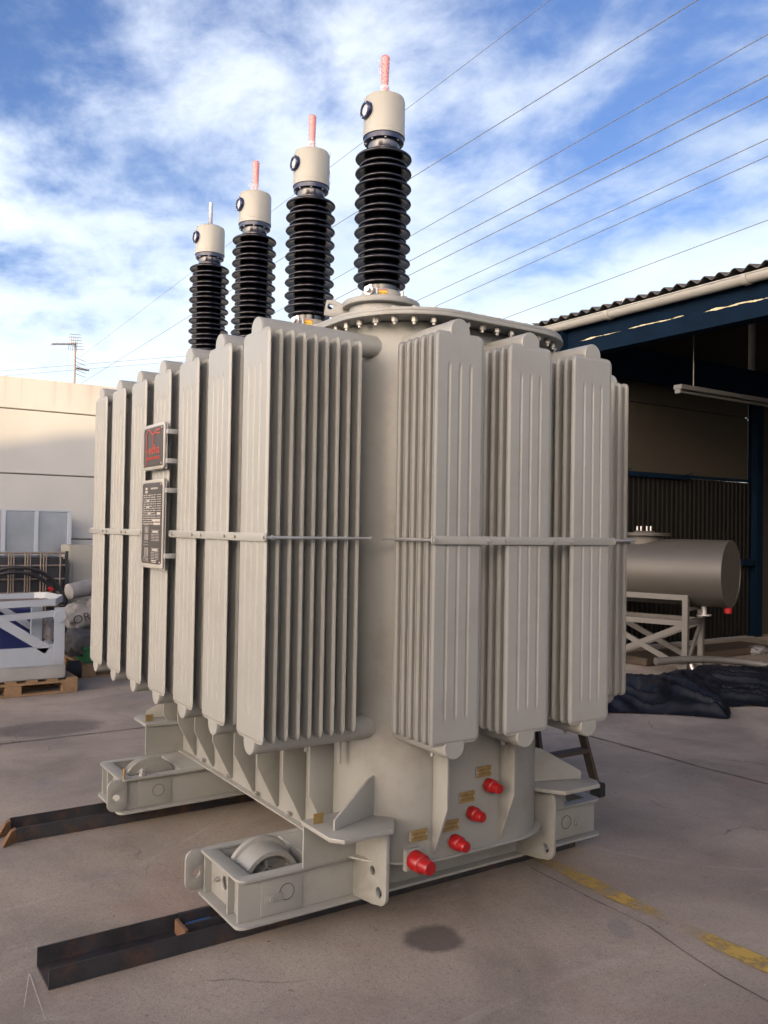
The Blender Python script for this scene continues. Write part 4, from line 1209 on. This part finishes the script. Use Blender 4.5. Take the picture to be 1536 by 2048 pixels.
sack('sack', (2.38, 9.32, .34), (.20, .16, .16), M_bagdark, 'dark sack at the bottom of the heap beside the white frame', 9, .2)
sack('sack', (2.75, 9.6, .52), (.26, .2, .16), M_bagdark, 'dark sack at the back of the heap behind the radiators', 12, .9)
mb = MB(); mb.cyl((2.24, 9.35, .88), (2.85, 9.55, .98), .085, .10, seg=20)
me = mb.done('t'); 
mb = MB(); mb.mesh(me)
mb.lathe([(0, -.03), (.05, -.022), (.085, 0)], 20, (2.24, 9.35, .88), Vector((.61, .2, .1)))
obj('rolled_sheet', mb, M_bag, label='rolled pale grey plastic sheet lying across the top of the sacks', cat='roll')
mb = MB(); mb.box(2.36, 2.80, 9.12, 9.55, .143, .31, .02); mb.box(2.34, 2.82, 9.10, 9.57, .285, .315, .006); obj('green_box', mb, M_green, label='dark green plastic box on the dark pallet below the sacks', cat='box')
mb = MB(); mb.cyl((2.20, 9.16, .09), (2.32, 9.16, .09), .09, seg=24); mb.cyl((2.19, 9.16, .09), (2.33, 9.16, .09), .03, seg=12); obj('trolley_wheel', mb, M_rubber, label='small black wheel standing beside the dark pallet', cat='wheel')

# wire cage container
cg = empty('cage_container', (1.7, 10.2, 0), 'black wire caged container with triple upright bars before the yard wall', 'container')
cx1 = P(133, 1150, 10.0).x
mb = MB(); mb.box(.3, cx1 - .01, 10.03, 10.7, .05, 1.22, .02); obj('tank_shell', mb, M_black, cg)
for zz_ in (1.27, 1.13, .98, .83, .68, .53, .38, .2):
    mb = MB(); mb.cyl((.3, 10.0, zz_), (cx1, 10.0, zz_), .011 if zz_ < 1.2 else .016, seg=6); obj('rail', mb, M_cage, cg)
for px in (16, 21, 26, 49, 54, 59, 80, 86, 91, 119):
    x = P(px, 1150, 10.0).x
    mb = MB(); mb.cyl((x, 9.985, .05), (x, 9.985, 1.27), .008, seg=6); obj('bar', mb, M_cage, cg)
mb = MB(); mb.box(cx1 - .02, cx1 + .01, 9.98, 10.02, .0, 1.29); obj('corner_post', mb, M_black, cg)
# black hose arch
pts = []
for i in range(25):
    a = PI * i / 24
    p = P(30, 1215, 9.85); pts.append((p.x + .50 * math.cos(a), 9.85 + .02 * math.sin(a * 3), .72 + .40 * math.sin(a)))
hose = empty('rubber_hose', (1.6, 9.85, .7), 'thick black hose bent in an arch with red end fitting, before the caged container', 'hose')
mb = MB(); mb.tube(pts, .022, 10); mb.tube([(x * .93 + .1, y - .05, z - .05) for x, y, z in pts], .020, 10); obj('hose', mb, M_hose, hose)
p = P(97, 1175, 9.78)
mb = MB(); mb.cyl(p, p + Vector((.04, 0, -.03)), .022, seg=12); obj('end_fitting', mb, M_red, hose)
# galvanised sheet panels in an aluminium frame
pn = empty('framed_sheets', (1.7, 10.8, 0), 'row of grey metal sheets in an aluminium frame leaning on the yard wall', 'panels')
yy = 10.75
xs = [P(px, 1060, yy).x for px in (-62, 6, 72, 138)]
for a, b in zip(xs, xs[1:]):
    mb = MB(); mb.box(a + .02, b - .02, yy, yy + .01, .5, 1.74); obj('sheet', mb, M_sheet, pn)
for x in xs:
    mb = MB(); mb.box(x - .022, x + .022, yy - .02, yy + .03, 0.0, 1.76, .002); obj('upright', mb, M_white, pn)
mb = MB(); mb.box(xs[0], xs[-1], yy - .015, yy + .02, 1.741, 1.765, .002); obj('top_rail', mb, M_white, pn)
mb = MB(); xa = P(137, 1150, 10.2).x; mb.box(xa, xa + .75, 10.2, 10.6, .05, P(140, 1090, 10.2).z, .006)
cb = obj('cabinet', mb, M_cab, label='plain beige metal cabinet between the caged container and the radiators', cat='cabinet')
mb = MB(); mb.box(xa + .04, xa + .71, 10.188, 10.199, .12, P(140, 1090, 10.2).z - .03, .003); obj('door', mb, M_cab, cb)

# ------------------------------------------------------------------ shed on the right
shed = empty('open_shed', (12, 2, 0), 'open fronted blue steel shed with corrugated roof and cream gutter', 'shed')
GX = 8.0
# corrugated roof sheets
def roof_sheet():
    vs = []; fs = []; ny = 49; nx = 9
    for j in range(ny):
        y = j * (.177 * 6) / (ny - 1)
        h = .027 * math.cos(2 * PI * y / .177)
        for i in range(nx):
            x = i * 11.0 / (nx - 1)
            for s_ in (0, 1): vs.append((x, y, h + x * .17 - s_ * .009))
    def V(i, j, s_): return (j * nx + i) * 2 + s_
    for j in range(ny - 1):
        for i in range(nx - 1):
            fs.append((V(i, j, 0), V(i + 1, j, 0), V(i + 1, j + 1, 0), V(i, j + 1, 0)))
            fs.append((V(i, j, 1), V(i, j + 1, 1), V(i + 1, j + 1, 1), V(i + 1, j, 1)))
        fs.append((V(0, j, 0), V(0, j + 1, 0), V(0, j + 1, 1), V(0, j, 1)))
    mb = MB(); mb.add_verts_faces(vs, fs); return mb.done('roof_sheet', 60)
rs = roof_sheet(); rs.materials.append(M_roof)
for k in range(16):
    o = bpy.data.objects.new('roof_sheet', rs); C.objects.link(o); o.parent = shed
    o.location = (GX - .12 - 12, 8.35 - 1.062 * (k + 1) - 2, 4.345 + (0.0 if k % 2 else .004)); o.rotation_euler = (0, 0, 0)
for y in (6.9, 5.0):
    mb = MB(); mb.cyl((GX, y, 4.37), (GX, y, 4.42), .02, seg=8); mb.box(GX - .03, GX + .03, y - .03, y + .03, 4.385, 4.395); obj('roof_bolt', mb, M_steel, shed)
# gutter: half round with lip, brackets
mb = MB()
n = 14; vs = []; fs = []
ysg = [8.35, 7.4, 6.2, 5.0, 3.8, 2.6, 0, -4, -9]
for y in ysg:
    for s_, r in ((0, .078), (1, .070)):
        for i in range(n + 1):
            a = PI + PI * i / n
            vs.append((GX - .02 + r * math.cos(a), y, 4.285 + r * 1.05 * math.sin(a)))
def V(j, s_, i): return (j * 2 + s_) * (n + 1) + i
for j in range(len(ysg) - 1):
    for i in range(n):
        fs.append((V(j, 0, i), V(j, 0, i + 1), V(j + 1, 0, i + 1), V(j + 1, 0, i)))
        fs.append((V(j, 1, i), V(j + 1, 1, i), V(j + 1, 1, i + 1), V(j, 1, i + 1)))
    for i in (0, n): fs.append((V(j, 0, i), V(j + 1, 0, i), V(j + 1, 1, i), V(j, 1, i)))
mb.add_verts_faces(vs, fs)
mb.cyl((GX - .098, 8.35, 4.288), (GX - .098, -9, 4.288), .010, seg=8)
gut = obj('gutter', mb, M_gutter, shed)
for y in (7.1, 5.25, 3.4, 1.5):
    mb = MB(); pts = [(GX - .02 + .086 * math.cos(PI + PI * i / 10), y, 4.285 + .09 * math.sin(PI + PI * i / 10)) for i in range(11)]
    for a, b in zip(pts, pts[1:]): mb.bar(a, b, .06, .006)
    obj('gutter_bracket', mb, M_gutter, gut)
# blue fascia beam (I-section) with flaked paint
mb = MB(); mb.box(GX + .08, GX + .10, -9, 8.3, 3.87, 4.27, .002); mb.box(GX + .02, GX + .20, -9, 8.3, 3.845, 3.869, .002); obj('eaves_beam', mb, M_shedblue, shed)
rn = random.Random(5)
def flake(y0, y1, zc0, zc1, w):
    vs = []; fs = []; n = int(abs(y1 - y0) / .025)
    for i in range(n + 1):
        t = i / n; y = y0 + (y1 - y0) * t
        zc = zc0 + (zc1 - zc0) * t + .012 * noise.noise(Vector((y * 4, 0, 0)))
        ww = max(.003, w * (.5 + 1.4 * noise.noise(Vector((y * 5, 3, 0))) + .5 * rn.random())) * min(1, 8 * t, 8 * (1 - t) + .1)
        vs += [(GX + .0795, y, zc - ww / 2), (GX + .0795, y, zc + ww / 2), (GX + .0775, y, zc)]
    for i in range(n): fs += [(3 * i, 3 * i + 3, 3 * i + 5, 3 * i + 2), (3 * i + 2, 3 * i + 5, 3 * i + 4, 3 * i + 1)]
    mb = MB(); mb.add_verts_faces(vs, fs); obj('flaked_paint', mb, M_flake, shed, flat=True)
flake(6.9, 6.1, 4.06, 4.055, .016); flake(5.85, 4.6, 4.05, 4.03, .022); flake(4.6, 4.05, 4.04, 4.04, .032); flake(7.7, 7.0, 4.05, 4.05, .012); flake(4.0, 3.0, 4.035, 4.03, .02)
# side wall of the shed, upper concrete panels, lower dark cladding, posts
YW = 8.05
z_cl = P(1400, 957, YW).z
PX1 = P(1510, 1100, YW - .08).x
for (x0, x1) in ((8.0, PX1 - .09), (PX1 + .09, 14.6), (14.76, 19)):
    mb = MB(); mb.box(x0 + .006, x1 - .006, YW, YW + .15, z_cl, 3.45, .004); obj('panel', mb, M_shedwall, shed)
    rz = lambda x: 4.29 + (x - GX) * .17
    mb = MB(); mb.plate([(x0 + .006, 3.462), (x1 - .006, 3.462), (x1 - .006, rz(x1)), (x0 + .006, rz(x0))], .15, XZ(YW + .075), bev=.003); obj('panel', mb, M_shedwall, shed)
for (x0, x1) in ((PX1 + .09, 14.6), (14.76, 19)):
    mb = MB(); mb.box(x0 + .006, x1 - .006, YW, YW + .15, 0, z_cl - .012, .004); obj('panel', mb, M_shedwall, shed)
# cladding: trapezoid ribs
vs = []; fs = []; x = 8.0; i = 0; prof = []
while x < PX1 - .12:
    prof += [(x, 0), (x + .072, 0), (x + .080, -.022), (x + .092, -.022), (x + .100, 0)]
    x += .104
for (px_, dy) in prof:
    vs += [(px_, YW - .03 + dy, 0.02), (px_, YW - .03 + dy, z_cl - .02)]
for i in range(len(prof) - 1): fs.append((2 * i, 2 * i + 2, 2 * i + 3, 2 * i + 1))
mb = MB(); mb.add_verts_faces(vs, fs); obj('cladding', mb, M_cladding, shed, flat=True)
mb = MB(); mb.box(8.0, 10.7, YW - .11, YW - .056, z_cl - .045, z_cl - .012, .002); obj('ledge_angle', mb, M_shedblue, shed)
mb = MB(); mb.box(8.0, PX1 - .09, YW - .06, YW - .002, z_cl - .012, z_cl + .03, .002); obj('ledge_angle', mb, M_shedblue, shed)
for x in (8.75, 9.2, 10.55):
    mb = MB(); mb.bar((x, YW - .1, z_cl + .01), (x + .20, YW - .12, z_cl + .06), .012, .012); obj('hook', mb, M_shedblue, shed)
for x in (8.05, PX1, 14.68):
    mb = MB(); mb.box(x - .085, x + .085, YW - .16, YW - .148, 0, 4.2); mb.box(x - .085, x + .085, YW - .012, YW - .002, 0, 4.2); mb.box(x - .006, x + .006, YW - .148, YW - .012, 0, 4.2)
    obj('post', mb, M_shedblue, shed)
mb = MB(); mb.box(PX1 - .4, PX1 - .1, YW - .14, YW - .05, 1.12, 1.22); obj('bracket', mb, M_shedblue, shed)
for x in (9.2, 11.4, 13.6, 15.8):
    zb_ = 4.345 + (x - GX) * .17 - .2
    mb = MB(); mb.box(x - .05, x + .05, -9, 8.04, zb_, zb_ + .14); obj('purlin', mb, M_shedblue, shed)
for y in (2.0, -3.5):
    mb = MB(); mb.bar((GX + .2, y, 4.0), (19, y, 4.0 + 11 * .17), .12, .25); obj('rafter', mb, M_shedblue, shed)
mb = MB(); mb.box(GX + .2, 19, 7.80, 7.88, 3.7, 4.15); obj('rafter', mb, M_shedblue, shed)
mb = MB(); mb.box(19.0, 19.2, -9, 8.2, 0, 6.2); obj('back_wall', mb, M_shedwall, shed)
mb = MB(); mb.box(8.1, 19.0, -9.2, -9.0, 0, 4.3); obj('side_wall', mb, M_shedwall, shed)
# tube lamp
pa = P(1355, 778, 6.5); pb_ = P(1536, 803, 6.5)
lm = empty('tube_lamp', (pa.x + .8, 6.5, pa.z), 'unlit grey strip lamp hanging under the shed roof', 'lamp')
mb = MB(); mb.box(pa.x, pa.x + 2.2, 6.44, 6.56, pa.z + .0, pa.z + .055, .006); obj('housing', mb, M_lamp, lm)
mb = MB(); mb.cyl((pa.x + .05, 6.5, pa.z - .025), (pa.x + 2.15, 6.5, pa.z - .025), .016, seg=10); obj('tube', mb, M_lamp, lm)
mb = MB(); mb.box(pa.x, pa.x + .03, 6.46, 6.54, pa.z - .05, pa.z - .001, .003); mb.cyl((pa.x + .3, 6.5, pa.z + .056), (pa.x + .3, 6.5, pa.z + .98), .008, seg=6); mb.cyl((pa.x + 1.9, 6.5, pa.z + .056), (pa.x + 1.9, 6.5, pa.z + 1.2), .008, seg=6); obj('hanger', mb, M_lamp, lm)

# ------------------------------------------------------------------ vessel on its stand
VA = math.radians(-72)
vd = Vector((math.cos(VA), math.sin(VA), 0)); vn = Vector((vd.y, -vd.x, 0))      # vn points towards the yard
VE = Vector((8.70, 5.90, 0))                                                     # foot of the near end
vs_ = empty('steel_vessel', tuple(VE - vd * .9 + Vector((0, 0, .76))), 'grey horizontal cylindrical vessel with flanged dome in the mouth of the shed', 'vessel')
vz, vr = 1.15, .386
def VP_(t, off, z): return VE - vd * t + vn * off + Vector((0, 0, z))
mb = MB(); mb.lathe([(0, 0), (vr - .02, 0), (vr, .012), (vr, 1.85), (vr, 1.862), (vr - .018, 1.862), (vr - .02, 1.855), (0, 1.855)], 64, VP_(1.86, 0, vz), vd); obj('shell', mb, M_tankgrey, vs_, ang=40)
dp = VP_(1.02, 0, 0)
mb = MB(); mb.lathe([(.22, 1.40), (.22, 1.572)], 40, dp); dm = obj('dome', mb, M_tankgrey, vs_)
mb = MB(); mb.lathe([(0, 0), (.30, 0), (.30, .014), (0, .014)], 48, dp + Vector((0, 0, 1.573))); obj('flange', mb, M_tankgrey, dm)
mb = MB(); mb.lathe([(0, 0), (.295, 0), (.295, .014), (.13, .016), (.11, .036), (0, .036)], 48, dp + Vector((0, 0, 1.592))); obj('lid', mb, M_tankgrey, dm)
for k in range(4):
    q = dp + vd * (-.09 + k * .06) + vn * (.03 * (k % 2)); mb = MB(); mb.cyl(q + Vector((0, 0, 1.63)), q + Vector((0, 0, 1.685)), .010, seg=8); obj('stud', mb, M_steel, dm)
q = VP_(.30, 0, 0)
mb = MB(); mb.cyl(q + Vector((0, 0, .76)), q + Vector((0, 0, .67)), .03, seg=16); mb.cyl(q + Vector((0, 0, .67)), q + Vector((0, 0, .655)), .08, seg=20); obj('drain_flange', mb, M_steel, vs_)
q = VP_(.03, 0, 0)
mb = MB(); mb.cyl(q + Vector((0, 0, .765)), q + Vector((0, 0, .70)), .045, .04, seg=16); obj('red_cap', mb, M_red, vs_)
# stand
st = empty('trestle_stand', tuple(VP_(.95, 0, 0)), 'grey square tube trestle with crossed braces carrying the vessel', 'stand')
w_ = .062; ta, tb = .42, 1.50; oa, ob = .27, -.27
ztp = .90; zm = .575
def vbar(t0, o0, z0, t1, o1, z1, name, w=w_, h=w_):
    mb = MB(); a_ = VP_(t0, o0, z0); b_ = VP_(t1, o1, z1)
    up = (0, 0, 1) if abs((b_ - a_).normalized().z) < .9 else tuple(vd)
    mb.bar(a_, b_, w, h, up=up); obj(name, mb, M_stand, st, flat=True)
for o_ in (oa, ob):
    for t in (ta, tb): vbar(t, o_, 0, t, o_, ztp, 'leg')
    vbar(ta + .032, o_, ztp - .032, tb - .032, o_, ztp - .032, 'top_rail')
    vbar(ta + .032, o_, zm, tb - .032, o_, zm, 'middle_rail')
    vbar(ta + .03, o_ + .003, .07, tb - .03, o_ + .003, zm - .03, 'brace', .04)
    vbar(ta + .03, o_ - .003, zm - .03, tb - .03, o_ - .003, .07, 'brace', .04)
for t in (ta, tb):
    vbar(t, oa - .032, zm, t, ob + .032, zm, 'side_rail')
    vbar(t, oa - .032, .735, t, ob + .032, .735, 'saddle', w_, .04)
    vbar(t, oa - .04, .08, t, ob + .04, zm - .05, 'brace', .035, .035)

# ------------------------------------------------------------------ tarpaulin: folded cloth heap
def tarp(name, outline, hfun, label, seed, nu=90):
    xs_ = [p[0] for p in outline]; ys_ = [p[1] for p in outline]
    x0, x1, y0, y1 = min(xs_), max(xs_), min(ys_), max(ys_)
    def inside(x, y):
        c = False; n = len(outline)
        for i in range(n):
            (xa, ya), (xb, yb) = outline[i], outline[(i + 1) % n]
            if (ya > y) != (yb > y) and x < (xb - xa) * (y - ya) / (yb - ya) + xa: c = not c
        return c
    def dist(x, y):
        d = 1e9; n = len(outline); p = Vector((x, y))
        for i in range(n):
            a = Vector(outline[i]); b = Vector(outline[(i + 1) % n]); t = max(0, min(1, (p - a).dot(b - a) / (b - a).length_squared)); d = min(d, (p - a.lerp(b, t)).length)
        return d
    vs = {}; V_ = []; F_ = []
    ny = int(nu * (y1 - y0) / (x1 - x0))
    for i in range(nu + 1):
        for j in range(ny + 1):
            x = x0 + (x1 - x0) * i / nu; y = y0 + (y1 - y0) * j / ny
            wob = .06 * noise.noise(Vector((x * 2.5, y * 2.5, seed)))
            if inside(x + wob, y + wob):
                d = dist(x, y)
                e = min(1, d / .10)
                wx = x + .25 * noise.noise(Vector((x * 1.5, y * 1.5, seed + 9))); wy = y + .25 * noise.noise(Vector((x * 1.5, y * 1.5, seed + 19)))
                r1 = 1 - abs(noise.noise(Vector((wx * 4.2 + wy * 2.0, wy * 1.2 - wx * .5, seed)))) * 2.6
                r2 = 1 - abs(noise.noise(Vector((wx * 3.5 - wy * 8, wy * 3 + wx * 1.5, seed + 4)))) * 3
                h = hfun(x, y, d) + e * (.085 * max(0, r1) ** 1.3 + .014 * max(0, r2))
                vs[i, j] = len(V_); V_.append((x, y, .004 + max(.002, h)))
    for i in range(nu):
        for j in range(ny):
            k = [(i, j), (i + 1, j), (i + 1, j + 1), (i, j + 1)]
            if all(q in vs for q in k): F_.append([vs[q] for q in k])
    me = bpy.data.meshes.new(name); me.from_pydata(V_, [], F_); me.validate()
    mb = MB(); mb.mesh(me)
    return obj(name, mb, M_tarp, label=label, cat='tarpaulin', ang=180)
tarp('tarpaulin', [(5.6, 5.25), (6.15, 5.0), (6.5, 4.62), (6.62, 4.50), (6.85, 4.62), (7.35, 5.0), (7.8, 5.25), (8.1, 5.7), (7.7, 6.0), (6.9, 6.1), (6.0, 6.2), (5.5, 5.9)],
     lambda x, y, d: .12 * min(1, d / .38) * (1 - .35 * abs(y - 5.5)), 'crumpled navy tarpaulin heaped round the feet of the trestle', 1, 200)
tarp('tarpaulin', [(7.0, 4.86), (7.4, 4.62), (8.2, 4.5), (9.4, 4.9), (9.6, 5.9), (8.6, 6.3), (7.9, 6.0), (7.3, 5.2)],
     lambda x, y, d: .035 * min(1, d / .3), 'flat navy tarpaulin spread at the right edge of the shed mouth', 7, 160)
# pale bent pipe and debris
pts = [Vector(p) for p in ((7.9, 6.3, .16), (8.35, 6.15, .17), (8.75, 6.0, .15), (9.05, 5.75, .12), (9.12, 5.45, .10), (9.05, 5.1, .09))]
sm = []
for i in range(len(pts) - 1):
    p0 = pts[max(0, i - 1)]; p1 = pts[i]; p2 = pts[i + 1]; p3 = pts[min(len(pts) - 1, i + 2)]
    for k in range(6):
        t = k / 6; sm.append(.5 * ((2 * p1) + (p2 - p0) * t + (2 * p0 - 5 * p1 + 4 * p2 - p3) * t * t + (-p0 + 3 * p1 - 3 * p2 + p3) * t ** 3))
sm.append(pts[-1])
mb = MB(); mb.tube(sm, .042, 14); pp = obj('bent_pipe', mb, M_stand, label='pale bent pipe lying on the floor beside the flat tarpaulin', cat='pipe')
mb = MB(); mb.cyl((8.3, 6.13, .12), (8.3, 6.10, .06), .02, seg=8); obj('pipe_stub', mb, M_steel, pp)
def PG(px, py, z=0.0): return PZ(px, py, z)
q = PG(1512, 1300, .05); sack('rag', (q.x, q.y, .05), (.22, .15, .06), M_bag, 'small pale crumpled rag at the foot of the blue shed post', 21, .3, cat='rag')
mb = MB(); mb.box(8.3, 10.9, 6.75, 7.25, .01, .10, .01); obj('timber_board', mb, M_darkwood, label='dark board lying along the cladding at the back of the shed', cat='board')

# ------------------------------------------------------------------ ladder behind the transformer
ld = empty('wooden_ladder', (3.75, 3.6, 0), 'dark wooden stepladder with rubber feet standing behind the right wheel beam', 'ladder')
a = Vector((3.985, 3.60, .03)); b = Vector((3.80, 3.96, 1.45))
a2 = Vector((3.55, 3.60, .03)); b2 = Vector((3.62, 3.96, 1.45))
for (p, q) in ((a, b), (a2, b2)):
    mb = MB(); mb.bar(p, q, .022, .055, up=(0, -1, .25)); obj('rail', mb, M_darkwood, ld)
    mb = MB(); mb.box(p.x - .028, p.x + .028, p.y - .045, p.y + .035, .003, .085, .006); obj('foot', mb, M_rubber, ld)
for t in (.17, .36, .55, .74, .93):
    p = a.lerp(b, t); q = a2.lerp(b2, t)
    mb = MB(); mb.bar(q, p, .07, .022); obj('step', mb, M_darkwood, ld)
mb = MB(); mb.bar((3.93, 4.5, .02), (3.80, 3.99, 1.42), .02, .04, up=(0, 1, .3)); obj('rear_leg', mb, M_darkwood, ld)
mb = MB(); mb.bar((3.58, 4.5, .02), (3.62, 3.99, 1.42), .02, .04, up=(0, 1, .3)); obj('rear_leg', mb, M_darkwood, ld)
